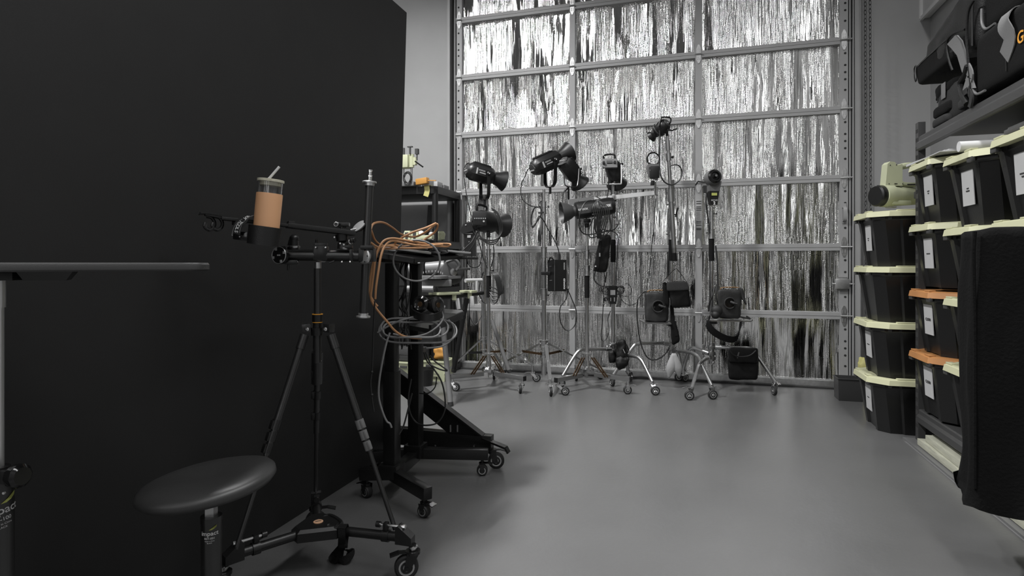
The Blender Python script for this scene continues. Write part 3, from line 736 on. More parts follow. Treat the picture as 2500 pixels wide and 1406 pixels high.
# cup holder hanging from the rail
hx = tb - .17
ch = thing('cup_holder', 'round black leather cup holder strapped onto the tilted rail', 'holder', W(640, 598, hx))
ca, cb_ = W(642, 598, hx), W(648, 553, hx); cax = (cb_ - ca).normalized()
b = MB(); L_ = (cb_ - ca).length; rc_ = S(76, hx) / 2
b.lathe(ca, cax, [(0, rc_ * .97), (L_, rc_), (L_, rc_ - .003), (.004, rc_ - .004), (.003, 0)], 36); b.build('cup', mat('grained_leather', .010, .4, bump=.18, bs=420), ch)
b = MB(); k = W(586, 575, hx); b.box(W(592, 576, hx), (.05, .03, .028), D(1, -.1, 0), bev=.005); b.box(W(582, 545, hx), (.03, .03, .016), D(1, -.1, 0), bev=.003); b.build('buckle', M['gloss'], ch)
b = MB(); sp_ = [W(576, 571, hx - .03), W(581, 552, hx - .034), W(592, 539, hx - .036), W(606, 530, hx - .03), W(620, 528, hx + .01)]
b.strap(sp_, .027, .002, D(1, .15, 0)); sb = b.build('strap', M['dgreyf'], ch, 'dark grey strap with white lettering')
b = MB()
for s_ in (-1, 1): b.strap([p + D(1, .3, 0) * .0125 * s_ - FWD * .001 for p in sp_], .002, .0026, D(1, .15, 0))
b.build('stitched_edge', M['greyf'], sb)
def arc_text(body, P, size, parent, m, nrm, dirsgn=1):
    P = catmull(P, 12); acc = [0]
    for i in range(1, len(P)): acc.append(acc[-1] + (P[i] - P[i - 1]).length)
    stp = acc[-1] / (len(body) + .5)
    for i, chh in enumerate(body):
        if chh == ' ': continue
        s_ = stp * (i + .6); k = max(j for j in range(len(P)) if acc[j] <= s_); k = min(k, len(P) - 2)
        t_ = (P[k + 1] - P[k]).normalized(); p_ = P[k] + t_ * (s_ - acc[k]) + V(nrm) * .0022
        text(chh, 'letter', size, p_, t_, V(nrm).cross(t_), m, parent, .02)
arc_text('TETHER TOOLS', list(reversed(sp_)), .0145, sb, M['ink_w'], -FWD * 1.0)
b = MB()
for px, py in ((568, 574), (586, 578), (586, 565)): b.lathe(W(px, py, hx - .02), -FWD, [(0, .0022), (.003, .0022)], 8)
b.build('rivet', M['chrome'], ch)

# tumbler standing in the holder
tm = thing('tumbler', 'glass tumbler with peach silicone sleeve, pale lid and glass straw', 'cup', W(649, 573, hx))
t_a, t_b = W(649, 571, hx), W(661, 443, hx); tx = (t_b - t_a).normalized(); TL = (t_b - t_a).length; tr = S(61, hx) / 2
b = MB(); b.lathe(t_a, tx, [(0, tr * .88), (.004, tr * .92), (TL, tr * .95), (TL, tr * .87), (.008, tr * .84), (.007, 0)], 40); b.build('glass', M['glass'], tm)
zs = (W(0, 475, hx).z - t_a.z) / (t_b.z - t_a.z) * TL
b = MB(); b.lathe(t_a + tx * .003, tx, [(-.004, tr * .9), (0, tr * .985), (zs - .003, tr * 1.0), (zs, tr * .985), (zs, tr * .955), (0, tr * .945)], 48); b.build('sleeve', M['peach'], tm)
b = MB(); b.lathe(t_b - tx * .002, tx, [(-.012, tr * .80), (0, tr * .82), (0, tr * 1.02), (.007, tr * 1.03), (.008, tr * 1.0)], 44); b.build('cup_lid', M['wood'], tm)
s0, s1, s2 = t_a + tx * .03, W(655, 438, hx), W(682, 407, hx)
b = MB(); b.tube([s0, s1 - (s1 - s0).normalized() * .012, s1, s1 + (s2 - s1).normalized() * .010, s2], .0042, 12); b.build('straw', mat('frosted_straw', (.8, .8, .8), .15, spec=.8), tm)
M['glass2'] = M['glass']

# vertical pole clamped to the end of the crossbar
pz = tb + .03; pa, pb = W(887, 770, pz), W(902, 448, pz)
vp = thing('accessory_pole', 'upright black pole with silver end flanges and a steel spigot on top', 'pole', pa)
b = MB(); b.cyl(pa, pb, S(19.5, pz) / 2, seg=20); b.build('tube', M['anod'], vp)
pxd = (pb - pa).normalized()
b = MB(); b.lathe(pb, pxd, [(-.008, S(24, pz) / 2), (.002, S(24, pz) / 2), (.002, S(34, pz) / 2), (.007, S(34, pz) / 2), (.008, S(32, pz) / 2)], 28); b.build('end_flange', M['alu'], vp)
b = MB(); b.lathe(pa, -pxd, [(-.008, S(24, pz) / 2), (.002, S(24, pz) / 2), (.002, S(34, pz) / 2), (.007, S(34, pz) / 2), (.008, S(32, pz) / 2)], 28); b.build('end_flange', M['alu'], vp)
b = MB(); b.lathe(pb + pxd * .008, pxd, [(0, .008), (.017, .008), (.019, .0095), (.022, .0095), (.023, .0068), (.034, .0068), (.036, .0088), (.041, .0088)], 18); b.build('spigot', M['chrome'], vp)
b = MB(); q = W(897, 622, tb + .02); b.box(q, (.055, .05, .05), RIGHT, bev=.006); b.box(W(897, 604, tb), (.045, .03, .014), RIGHT, bev=.003); b.build('pole_clamp', M['blackm'], vp)

# ================================================================ ROLLING TRIPOD DOLLY
dl = thing('tripod_dolly', 'black three-armed dolly with brake casters under the tripod', 'dolly', (hub.x, hub.y, 0))
hz = .135; hc = F(777, 1288, hz)
arms = [F(1000, 1312, hz), F(556, 1358, hz), F(771, 1215, hz)]
b = MB()
pts = []
for a_ in arms:
    u = (a_ - hc); u.z = 0; u.normalize(); s_ = UP.cross(u)
    pts += [hc + u * .085 - s_ * .024, hc + u * .085 + s_ * .024]
hc0 = hc
import functools
pts = sorted(pts, key=lambda p: math.atan2(p.y - hc.y, p.x - hc.x))
b.loft([[p - UP * .020 for p in pts], [p + UP * .010 for p in pts], [hc + (p - hc) * .86 + UP * .020 for p in pts]])
hb = b.build('hub_plate', M['black'], dl)
b = MB(); b.lathe(hc + UP * .0205, UP, [(0, .0165), (.0015, .0165), (.002, .015)], 24); bd_ = b.build('hub_badge', M['tan'], hb)
b = MB(); b.bar(hc + UP * .023 - RIGHT * .009 - FWD * .004, hc + UP * .023 + RIGHT * .009 + FWD * .004, .003, .0008); b.build('badge_mark', M['ink'], bd_)
b = MB()
for px, py in ((775, 1270), (801, 1282)): b.lathe(F(px, py, hz + .018), UP, [(0, .005), (.004, .005), (.005, .003)], 12)
b.build('hub_bolt', M['chrome'], hb)
b = MB(); b.tube([F(790, 1262, .15), F(806, 1258, .155), F(826, 1268, .155), F(834, 1278, .155), F(822, 1288, .15), F(808, 1286, .15)], .0065, 8); b.build('lifting_handle', M['black'], dl)
b = MB(); b.tube([F(770, 1305, .12) - UP * .01, F(782, 1312, .11) - UP * .005, F(802, 1312, .11), F(812, 1306, .12)], .003, 8); b.build('underside_loop', M['chrome'], hb)
for i, a_ in enumerate(arms):
    u = (a_ - hc); u.z = 0; Lr = u.length; u.normalize(); s_ = UP.cross(u)
    b = MB(); b.cyl(hc + u * .06 - UP * .002, a_ - UP * .002, .0155, seg=18)
    b.prism([a_ + u * .012 - s_ * .018 - UP * .022, a_ + u * .012 - s_ * .018 + UP * .004, a_ - u * .035 - s_ * .018 + UP * .040, a_ - u * .045 - s_ * .018 + UP * .034, a_ - u * .045 - s_ * .018 - UP * .02], s_ * .036)
    ar = b.build('arm', M['black'], dl)
    b = MB(); q = a_ - u * .085; b.cyl(q - u * .012 - UP * .002, q + u * .012 - UP * .002, .020, seg=18); b.box(q + UP * .030 - u * .0, (.016, .022, .026), u, bev=.004); b.cyl(q + UP * .034 - u * .02, q + UP * .034 - u * .035, .010, seg=12); b.build('slide_clamp', M['black'], ar)
    b = MB(); b.cyl(q + UP * .034 - u * .03, q + UP * .034 + u * .065, .0045, seg=10); b.lathe(q + UP * .034 + u * .062, u, [(0, .008), (.008, .008)], 10); b.build('clamp_screw', M['chrome'], ar)
    fp = (a_.x + u.x * .012, a_.y + u.y * .012)
    hd = [(RIGHT * -1 + FWD * -.25), (RIGHT * .5 - FWD * .8), (RIGHT + FWD * .2)][i]
    if i == 0: ft = V(fp) .to_3d() if 0 else V((fp[0], fp[1], 0)) - RIGHT * .022 
    elif i == 1: ft = V((fp[0], fp[1], 0)) - FWD * .02
    else: ft = V((fp[0], fp[1], 0))
    ck = caster(dl, (fp[0], fp[1], hz - .02), (ft.x, ft.y), r=.040, wid=.024, heading=hd, fork=M['gloss'], hubm=M['alu'], leverm=M['blackm'])
    b = MB(); b.lathe(V((fp[0], fp[1], hz - .026)), UP, [(-.012, .012), (-.006, .012), (-.005, .015), (0, .015), (.002, .010)], 18); b.build('swivel_collar', M['chrome'], ck)
# loose hook and loop strap on the right arm
b = MB()
sA = F(838, 1300, hz)
b.strap([sA + UP * .022 - FWD * .02, sA + UP * .024 + FWD * .01, sA - UP * .01 + FWD * .02, sA - UP * .05, F(838, 1352, .03) + UP * .03, F(820, 1352, .02), F(812, 1362, .01), F(826, 1372, .008), F(850, 1362, .02), F(856, 1345, .03), F(842, 1342, .04)], .028, .003, RIGHT)
b.strap([sA + UP * .022 - FWD * .02, sA - UP * .022 - FWD * .018, F(832, 1340, .04), F(828, 1370, .012)], .024, .003, RIGHT)
tag(b.build('hook_and_loop_strap', M['blackf']), 'loose black fastening strap hanging from the dolly arm onto the floor', 'strap')
# ================================================================ STORAGE TOTES
def octo(x0, x1, y0, y1, ch):
    return [(x0 + ch, y0), (x1 - ch, y0), (x1, y0 + ch), (x1, y1 - ch), (x1 - ch, y1), (x0 + ch, y1), (x0, y1 - ch), (x0, y0 + ch)]
def ribbed(x0, x1, y0, y1, ch, rib=.012):
    "tote outline with upright flutes on the long sides and a framed end panel"
    p = []
    xs = [.0, .14, .16, .34, .36, .52, .54, .72, .74, .9, 1.0]; on = [0, 0, 1, 1, 0, 0, 1, 1, 0, 0, 0]
    for f_, o in zip(xs, on): p.append((x0 + ch + (x1 - x0 - 2 * ch) * f_, y0 - rib * o))
    for f_, o in zip([0, .18, .22, .78, .82, 1], [0, 0, -.6, -.6, 0, 0]): p.append((x1 + rib * o, y0 + ch + (y1 - y0 - 2 * ch) * f_))
    for f_, o in zip(xs, on): p.append((x1 - ch - (x1 - x0 - 2 * ch) * f_, y1 + rib * o))
    for f_, o in zip([0, .15, .20, .80, .85, 1], [0, 0, 1, 1, 0, 0]): p.append((x0 + rib * o, y1 - ch - (y1 - y0 - 2 * ch) * f_))
    return p
def tote(x0, y0, z, label, group, lidm, txt=None, L_=.72, Wd=.50, H_=.345, lab=True, taper=.045, cut=None, rz=0.0):
    root = thing('storage_tote', label, 'storage tote', (x0 + L_ / 2, y0 + Wd / 2, z), group)
    x1, y1 = x0 + L_, y0 + Wd; i = .022; loops = []
    for zz, k in ((0, 1), (.012, .97), (.20, .42), (.285, .16), (.292, .02), (H_ - .03, .0)):
        q = taper * k; loops.append([V((x, y, z + zz)) for x, y in ribbed(x0 + i + q, x1 - i - q, y0 + i + q, y1 - i - q, .055)])
    MB().loft(loops).build('body', M['tote'], root)
    b = MB()
    def lp(e, zz, ch=.10): return [V((x, y, z + zz)) for x, y in octo(x0 - e, x1 + e, y0 - e, y1 + e, ch)]
    b.loft([lp(-.004, H_ - .035), lp(.006, H_ - .036), lp(.001, H_ - .006), lp(-.012, H_), lp(-.035, H_ + .0), lp(-.045, H_ - .006)])
    for yy in (.28, .72): b.box((x0 + .02, y0 + Wd * yy, z + H_ + .002), (.03, .07, .008), bev=.002)
    for xx in (.28, .72): b.box((x0 + L_ * xx, y0 + .02, z + H_ + .002), (.12, .03, .008), bev=.002)
    b.build('lid', lidm, root)
    b = MB()
    for yy in (.22, .78): b.box((x0 + .008, y0 + Wd * yy, z + H_ - .045), (.016, .05, .022), bev=.003)
    b.box((x0 + .10, y0 + .03, z + H_ - .045), (.05, .016, .02), axis=V((1, -1, 0)), bev=.003); b.box((x0 + L_ * .5, y0 + .010, z + H_ - .043), (.20, .016, .018), bev=.003)
    b.build('handle_lug', M['dgrey'], root)
    if lab:
        n_ = .012; c0 = V((x0 + i + .0 + .008, y0 + Wd * .5, z + .165)); tilt = V((-.055, 0, 1)).normalized()
        c0.x = x0 + i + taper * (.48) + .006
        c0.z += .02
        b = MB(); b.box(c0 - V((.0015, 0, 0)), (.165, .122, .003), axis=-tilt, up=V((-1, 0, 0))); pl = b.build('paper_label', M['paper'], root)
        nrm = V((0, -1, 0)).cross(tilt)
        if txt == 'CLOTH':
            text(txt, 'lettering', .022, c0 + V((-.0045, 0, 0)), (0, -1, 0), tilt, M['ink'], pl, .008)
        elif txt:
            b = MB()
            for k, wd in enumerate(txt): b.box(c0 + V((-.0036, 0, -.002 - .012 * k)), (.006, wd, .0012), axis=-tilt, up=V((-1, 0, 0)))
            b.build('small_print', M['ink'], pl)
        b = MB(); b.box(c0 + V((-.0036, 0, .045)), (.003, .045, .0010), axis=-tilt, up=V((-1, 0, 0))); b.build('faint_print', M['grey'], pl)
    return root
G1 = 'black totes stacked on the floor at the end of the rack'
fx, fy = 1.055, 4.14
fz = [0, .345, .690, 1.035]
fl = ['bottom black tote with pale lid in the floor stack beside the foil door', 'second black tote up in the floor stack beside the foil door', 'third black tote up in the floor stack, pale lid at eye level', 'top black tote of the floor stack, carrying the pale green blower']
ft = [(.04,), (.05,), None, (.03, .02)]
for k in range(4):
    tote(fx, fy, fz[k], fl[k], G1, M['lid'], ft[k], lab=(k != 2), H_=.345)
GA = 'black totes in the farthest rack column'
az = [.215, .560, .925, 1.27]
al = ['bottom tote of the far rack column, orange lid and CLOTH label', 'second tote up in the far rack column, orange lid and CLOTH label', 'third tote up in the far rack column, pale lid beside floor stack top', 'top tote of the far rack column with foam sheets on its lid']
for k in range(4):
    tote(1.20, 3.565, az[k], al[k], GA, M['lido'] if k < 2 else M['lid'], ['CLOTH', 'CLOTH', (.05,), (.03, .015)][k], Wd=.475, H_=.345 if k != 1 else .345)
GB = 'black totes in the middle rack column'
bz = [.215, .555, .880, 1.225]
bl = ['bottom tote of the middle rack column, mostly behind the black cover', 'second tote up in the middle rack column, edge beside the black cover', 'third tote up in the middle rack column, just above the black cover corner', 'top tote of the middle rack column, pale lid under the shelf beam']
for k in range(4):
    tote(1.20, 3.075, bz[k], bl[k], GB, M['lid'], [(.04,), (.05,), (.05,), (.022, .035)][k], Wd=.475, H_=.345 if k != 1 else .33)
GC = 'black totes in the nearest rack column'
for k, z in enumerate((.88, 1.225)):
    tote(1.20, 2.625 - .04, z, ['tote at the right frame edge behind the top of the black cover', 'top tote of the nearest rack column at the right frame edge'][k], GC, M['lid'], [(.05,), (.045, .018)][k], Wd=.475)

# ================================================================ STEEL RACK
rk = thing('storage_rack', 'heavy dark steel storage rack along the right wall', 'shelving rack', (1.58, 3.0, 0))
RX0, RX1, RY0, RY1 = 1.27, 1.84, 2.62, 4.075
for (x, y) in ((RX0, RY1), (RX1, RY1), (RX0, RY0), (RX1, RY0)):
    b = MB(); sx = 1 if x == RX0 else -1; sy = -1 if y == RY1 else 1; zt_ = 1.885
    b.box((x + sx * .003, y + sy * .022, zt_ / 2), (.005, .044, zt_)); b.box((x + sx * .020, y + sy * .002, zt_ / 2), (.04, .004, zt_)); b.box((x + sx * .020, y + sy * .043, zt_ / 2), (.035, .003, zt_))
    up_ = b.build('upright', M['dgrey'], rk)
    b = MB(); k = .1
    while k < zt_ - .03:
        for q in (.012, .031): b.box((x - sx * .0005, y + sy * q, k), (.002, .005, .022))
        k += .051
    b.box((x + sx * .02, y + .0005 - sy * 0, zt_ - .02), (.012, .004, .012)) if 0 else None
    b.build('keyhole_slots', M['darkgap'], up_)
b = MB(); b.box((RX0 + .022, RY1 + .002, 1.862), (.010, .002, .016)); b.build('white_tag', M['white'], rk)
for zb_, zt_, nm in ((1.715, 1.80, 'upper'), (.12, .20, 'lower')):
    for x in (RX0, RX1):
        s_ = -1 if x == RX0 else 1
        b = MB(); y0_, y1_ = RY0 + .05, RY1 - .045
        zm = zb_ + (zt_ - zb_) * .62
        prof_ = [(0, zb_), (.014, zb_), (.022, zb_ + .008), (.022, zm - .010), (.010, zm + .004), (.010, zt_ - .006), (.004, zt_), (0, zt_)]
        b.prism([(x + s_ * (u - .012), y0_, z) for u, z in prof_], (0, y1_ - y0_, 0)); b.build('beam', M['dgrey'], rk)
    b = MB(); b.box(((RX0 + RX1) / 2, (RY0 + RY1) / 2, zt_ - .004), (RX1 - RX0 - .02, RY1 - RY0 - .1, .012)); b.build('deck', M['dgrey'], rk)
b = MB(); b.box((RX0 + .02, RY1 - .02, .004), (.07, .07, .008)); b.build('foot_plate', M['chrome'], rk)
# painted base board on the floor and stacked lumber under the rack
b = MB(); b.box((1.44, 3.2, .006), (.46, 1.8, .012)); b.prism([(1.205, 4.05, 0), (1.235, 4.05, 0), (1.235, 4.05, .010)], (0, -1.75, 0)); tag(b.build('floor_board', M['grey']), 'thin grey board lying on the floor along the rack', 'board')
yb = 3.93
b = MB(); b.box((1.305, yb - .62, .035), (.14, 1.25, .036), axis=None, bev=.002); tag(b.build('lumber_board', M['lumber']), 'lower pale board of the lumber pile under the rack', 'board', 'lumber under the rack')
b = MB(); b.box((1.345, yb - .65, .074), (1.2, .09, .038), axis=(-.02, 1, 0), bev=.002); tag(b.build('lumber_board', M['lumber']), 'wider pale board on top of the lumber pile under the rack', 'board', 'lumber under the rack')
b = MB(); b.box((1.262, yb - .66, .0735), (1.2, .040, .036), axis=(.02, 1, 0), bev=.002); tag(b.build('lumber_strip', M['lumber']), 'narrow pale strip nearest the aisle in the lumber pile', 'board', 'lumber under the rack')

# foam sheets, cardboard roll on lids
b = MB()
for k in range(3):
    x0_, y0_ = 1.195 + .012 * k, 3.53 + .02 * k
    b.box((x0_ + .30, y0_ + .24, 1.6255 + .006 * k), (.58, .50, .004), axis=(1, .04 * k, .006))
tag(b.build('foam_sheets', M['foam']), 'thin pale foam sheets lying on the far tote under the beam', 'foam sheet', kind='stuff')
b = MB(); p = W(2388, 341, 2.75); b.lathe((1.19, p.y, 1.5985), (1, 0, 0), [(0, .024), (.20, .024), (.20, .018), (0.002, .018)], 22); tag(b.build('tape_roll', M['white']), 'white rolled tube resting on the middle tote lid', 'roll')
# clear loose tray under the beam on near totes
b = MB(); b.box((1.50, 2.75, 1.595), (.52, .42, .022), bev=.004); b.box((1.50, 2.75, 1.610), (.50, .40, .010), bev=.003); tag(b.build('flat_case', M['dgrey']), 'flat dark case lying on the nearest top tote lid', 'case')

# ================================================================ BLOWER on the floor stack
blo = W(2185, 480, 3.85); Z0 = 1.3852
bw = thing('jobsite_blower', 'pale green cordless blower with round black nozzle on the floor stack', 'blower', (blo.x, blo.y, Z0))
ax = D(1, 0, .15); tB = 3.80
nz0, nz1 = W(2137, 478, tB), W(2163, 479, tB)
b = MB(); c = W(2150, 477, tB); b.lathe(W(2136, 478, tB), ax, [(0, S(23, tB)), (.01, S(26, tB)), (.075, S(26, tB)), (.075, S(20, tB)), (.02, S(19, tB)), (.018, 0)], 30); nz = b.build('nozzle', M['black'], bw)
b = MB()
for k in range(8):
    a = 2 * PI * k / 8; Rm = rotm(ax); o = W(2138, 478, tB); b.bar(o + Rm @ V((0, math.cos(a), math.sin(a))) * .012, o + Rm @ V((0, math.cos(a + .5), math.sin(a + .5))) * S(22, tB), .004, .004)
b.build('grille', M['dgrey'], nz)
b = MB(); b.lathe(W(2152, 478, tB), ax, [(0, S(27, tB)), (.06, S(28, tB)), (.075, S(25, tB)), (.20, S(22, tB)), (.26, S(20, tB)), (.28, S(12, tB))], 30)
b.box(W(2190, 497, tB) + UP * .004, (.13, .09, .03), ax, bev=.01); b.build('housing', M['green'], bw)
b = MB(); hp = lambda x, y: W(x, y, tB)
outer = [(2160, 402), (2166, 396), (2177, 397), (2184, 405), (2196, 402), (2232, 399), (2260, 400), (2268, 412), (2268, 455), (2235, 462), (2155, 455), (2157, 430)]
b.prism([hp(*q) - FWD * .03 for q in outer[:5]] + [hp(2196, 455) - FWD * .03, hp(2155, 455) - FWD * .03], FWD * .06)
b.tube([hp(2190, 410), hp(2215, 404), hp(2245, 405), hp(2262, 415), hp(2262, 450)], .020, 10)
b.tube([hp(2186, 412), hp(2194, 440), hp(2206, 450), hp(2240, 452)], .016, 8)
b.build('handle', M['green'], bw)
b = MB()
for px in range(2204, 2232, 4): b.box(W(px, 453, tB) - FWD * .05, (.006, .006, .008), ax)
b.box(W(2180, 450, tB) - FWD * .03, (.02, .004, .004), ax); b.build('vent', M['black'], bw)
b = MB(); b.box(W(2227, 479, tB) - FWD * .062, (.055, .02, .045), ax, bev=.004); bt = b.build('battery_latch', M['dgrey'], bw)
b = MB(); b.box(W(2229, 480, tB) - FWD * .073, (.04, .004, .022), ax); b.build('latch_plate', M['lgrey'], bt)
b = MB(); b.box(W(2175, 506, tB), (.055, .03, .008), ax); b.build('foot', M['lgrey'], bw)
b = MB()
for px, py in ((2166, 405), (2181, 404), (2163, 450), (2196, 450)): b.cyl(W(px, py, tB) - FWD * .033, W(px, py, tB) - FWD * .028, .003, seg=8)
b.build('rivet', M['dgrey'], bw)

# grey bin by the door
b = MB(); g0, g1 = F(2041, 973), F(2106, 977)
x0, x1, y0 = g0.x, g1.x - .01, 5.10
def rc(e, z): return [V((x0 - e, y0 - e, z)), V((x1 + e, y0 - e, z)), V((x1 + e, y0 + .16 + e, z)), V((x0 - e, y0 + .16 + e, z))]
zt_ = W(0, 927, g0.y / 1.11).z
b.loft([rc(-.006, 0), rc(-.004, .004), rc(0, .165), rc(.006, .166), rc(.006, .172), rc(-.004, .172), rc(-.012, .02)]); gb = b.build('floor_bin', M['dgrey']); tag(gb, 'small open dark grey plastic bin on the floor by the door jamb', 'bin')

# items half hidden between wall and floor stack: lock, tag, yellow netting
b = MB(); p = PY(2108, 700, 5.641); b.box(p, (.03, .03, .05), bev=.006); b.torus(p + UP * .035, FWD, .018, .004, 16, 6); b.box(p + V((.03, 0, -.06)), (.03, .004, .12)); tag(b.build('padlock', M['galv']), 'steel padlock and tag hanging by the door frame behind the totes', 'padlock')
b = MB(); p = PY(2115, 890, 5.42); p.z = .145; b.soft([p + V((x * .06, y * .05, z * .14)) for z in (-1, 1) for y in (-1, 1) for x in (-1, 1)], 8, 4, .03, 14, 3); tag(b.build('netting_bundle', M['skin_y']), 'crumpled yellow netting bundle behind the floor stack', 'netting')

# ================================================================ COVERED CART in front of the rack
P1, P2 = W(2345, 645, 2.20), W(2380, 645, 2.0); P1.z = P2.z = 0
dd = (P2 - P1).normalized(); rr_ = V((dd.y * -1, dd.x, 0)); rr_ = rr_ if rr_.dot(RIGHT) > 0 else -rr_
P3, P4 = P2 + rr_ * .62, P1 + rr_ * .62
cc = (P1 + P2 + P3 + P4) / 4
cv = thing('covered_cart', 'large box-shaped cart under a wrinkled black cloth at the right edge', 'cart', cc)
zT, zB = W(0, 560, 2.05).z, W(0, 1250, 2.0).z
b = MB(); vs = []; fs = []; n = 72; m_ = 30
edge = [P1, P2, P3, P4]; per = []
for i in range(4):
    a_, e_ = edge[i], edge[(i + 1) % 4]; k = 8 if i in (0, 2) else 28
    for j in range(k): per.append((a_.lerp(e_, j / k), i, j / k))
n = len(per)
for r in range(m_ + 1):
    v = r / m_; z = zB + (zT - zB) * v
    for j, (p, i, u) in enumerate(per):
        o = (p - cc); o.z = 0; nn = o.normalized()
        f1 = noise.fractal(V((p.x * 9 + 3, p.y * 9, z * 1.6)), 1, 2, 3); f2 = noise.noise(V((p.x * 22, p.y * 22, z * 4)))
        flare = .022 * math.exp(-(v) * 9) * (1 + f1) + (.006 * math.sin(v * PI))
        # corner rounding
        cr = min(u, 1 - u); rnd = -.018 * math.exp(-cr * (9 if i in (0, 2) else 28))
        q = p + nn * (f1 * .018 + f2 * .006 + flare + rnd); zz = z
        if r == 0: zz = zB + .012 * f1 + (.075 if i == 0 else .0) * (1 - u if i == 0 else 0) + (.05 * math.exp(-u * 9) if i == 1 else 0) * .3
        if v > .97: zz = zT + .010 * f2 - .006
        vs.append(V((q.x, q.y, zz)))
for r in range(m_):
    for j in range(n): j2 = (j + 1) % n; fs.append((r * n + j, r * n + j2, (r + 1) * n + j2, (r + 1) * n + j))
# top skin: concentric rings to the centre
base = m_ * n; rings = 6
for q in range(1, rings + 1):
    k = 1 - q / (rings + .001)
    for j in range(n):
        p = vs[base + j]; c2 = V((cc.x, cc.y, zT)); x = c2.lerp(p, k); x.z = zT + .004 + .012 * noise.noise(x * 9) ; vs.append(x)
for q in range(rings):
    for j in range(n): j2 = (j + 1) % n; a_ = base + q * n; fs.append((a_ + j, a_ + j2, a_ + n + j2, a_ + n + j))
b.put(vs, fs); b.build('cloth_cover', M['velvet'], cv, ang=2.5)
b = MB(); ins = lambda p, k=.75: cc.lerp(p, k)
b.loft([[ins(p, .35) + UP * z for p in edge] for z in (.205, .235)]); b.build('cart_base', M['blackm'], cv)
for p in edge:
    q = ins(p, .15); caster(cv, (q.x, q.y, .21), (q.x, q.y), r=.034, heading=RIGHT, fork=M['blackm'], lever=False)
b = MB()
e = [W(2385, 562, 2.02), W(2382, 580, 1.99), W(2379, 620, 1.985)]
b.tube([P2 + UP * (zT - .01) - rr_ * .0, P2 + UP * (zT - .10) - rr_ * .004, P2 + UP * (zT - .35), P2 + UP * .6, P2 + UP * (zB + .08)], .006, 6); b.build('corner_piping', M['velvet'], cv)

# ================================================================ BAGS ON THE RACK
ZS = 1.806
def bag(name, label, cat, x0, x1, y0, y1, z0, z1, e=9, amp=.006, m='blackf', group=None, seed=0, n=10, lean=0.0):
    r = thing(name, label, cat, ((x0 + x1) / 2, (y0 + y1) / 2, z0), group)
    c8 = [V((x + (lean if z == z1 else 0), y, z)) for z in (z0, z1) for y in (y0, y1) for x in (x0, x1)]
    b = MB(); b.soft(c8, n, e, amp, 9, seed); b.build('bag_body', M[m], r, ang=1.0)
    return r
EB = dict(e=9, amp=.004)
# lower long equipment case
cy = PX(2388, 240, 1.28)
lb = bag('equipment_bag', 'lower long black equipment bag with orange lettering on the rack', 'bag', 1.275, 1.62, 2.60, 3.33, ZS + .03, 2.115, e=14, amp=.003, m='dgreyf' if 0 else 'blackf', group='long equipment bags', seed=1, n=16)
ub = bag('equipment_bag', 'upper long black equipment bag at the top right corner', 'bag', 1.30, 1.63, 2.60, 3.30, 2.125, 2.45, e=14, amp=.003, group='long equipment bags', seed=5, n=16)
for r_, xx, z0_, z1_, ye in ((lb, 1.273, ZS + .03, 2.115, 3.33), (ub, 1.298, 2.125, 2.45, 3.30)):
    b = MB()
    b.tube([(xx - .002, ye - .13, z0_ + .002), (xx - .003, ye - .05, z0_ + .008), (xx - .003, ye - .008, z0_ + .05), (xx - .002, ye - .003, z0_ + .12)], .006, 6); b.build('corner_bumper', M['grey'], r_)
    b = MB(); b.box((xx - .002, ye - .32, (z0_ + z1_) / 2), (.003, .005, z1_ - z0_ - .06)); b.build('seam', M['black'], r_)
# hanging grey strap and lettering
b = MB()
sy = PX(2455, 120, 1.26).y
b.strap([(1.33, sy + .02, 2.122), (1.275, sy + .01, 2.112), (1.252, sy, 2.06), (1.262, sy - .03, 1.99), (1.268, sy + .03, 1.93)], .085, .004, (0, 1, 0)); b.build('webbing_strap', M['greyf'], lb)
py_ = PX(2478, 90, 1.27).y
text('GODOX', 'lettering', .070, V((1.2685, py_ - .02, 1.965)), (0, -1, 0), (0, 0, 1), M['ink_o'], lb, .012, align='LEFT')
# tall soft bag leaning behind them (slanted silhouette)
tbg = thing('duffel_bag', 'tall slouching black nylon bag behind the stacked equipment bags', 'bag', (1.55, 3.6, 2.06))
b = MB(); c8 = []
yf = 3.92
c8 = [V((1.29, 3.33, 2.06)), V((1.72, 3.33, 2.06)), V((1.29, 4.03, 2.20)), V((1.72, 4.03, 2.20)), V((1.29, 3.30, 2.46)), V((1.72, 3.30, 2.50)), V((1.29, 4.00, 2.30)), V((1.72, 4.00, 2.36))]
b.soft(c8, 14, 14, .010, 8, 2.2); b.build('bag_body', M['bagf'], tbg, ang=1.5)
b = MB(); b.tube([(1.295, 3.36, 2.36), (1.290, 3.38, 2.28), (1.290, 3.38, 2.1)], .005, 6); b.build('zip_piping', M['black'], tbg)
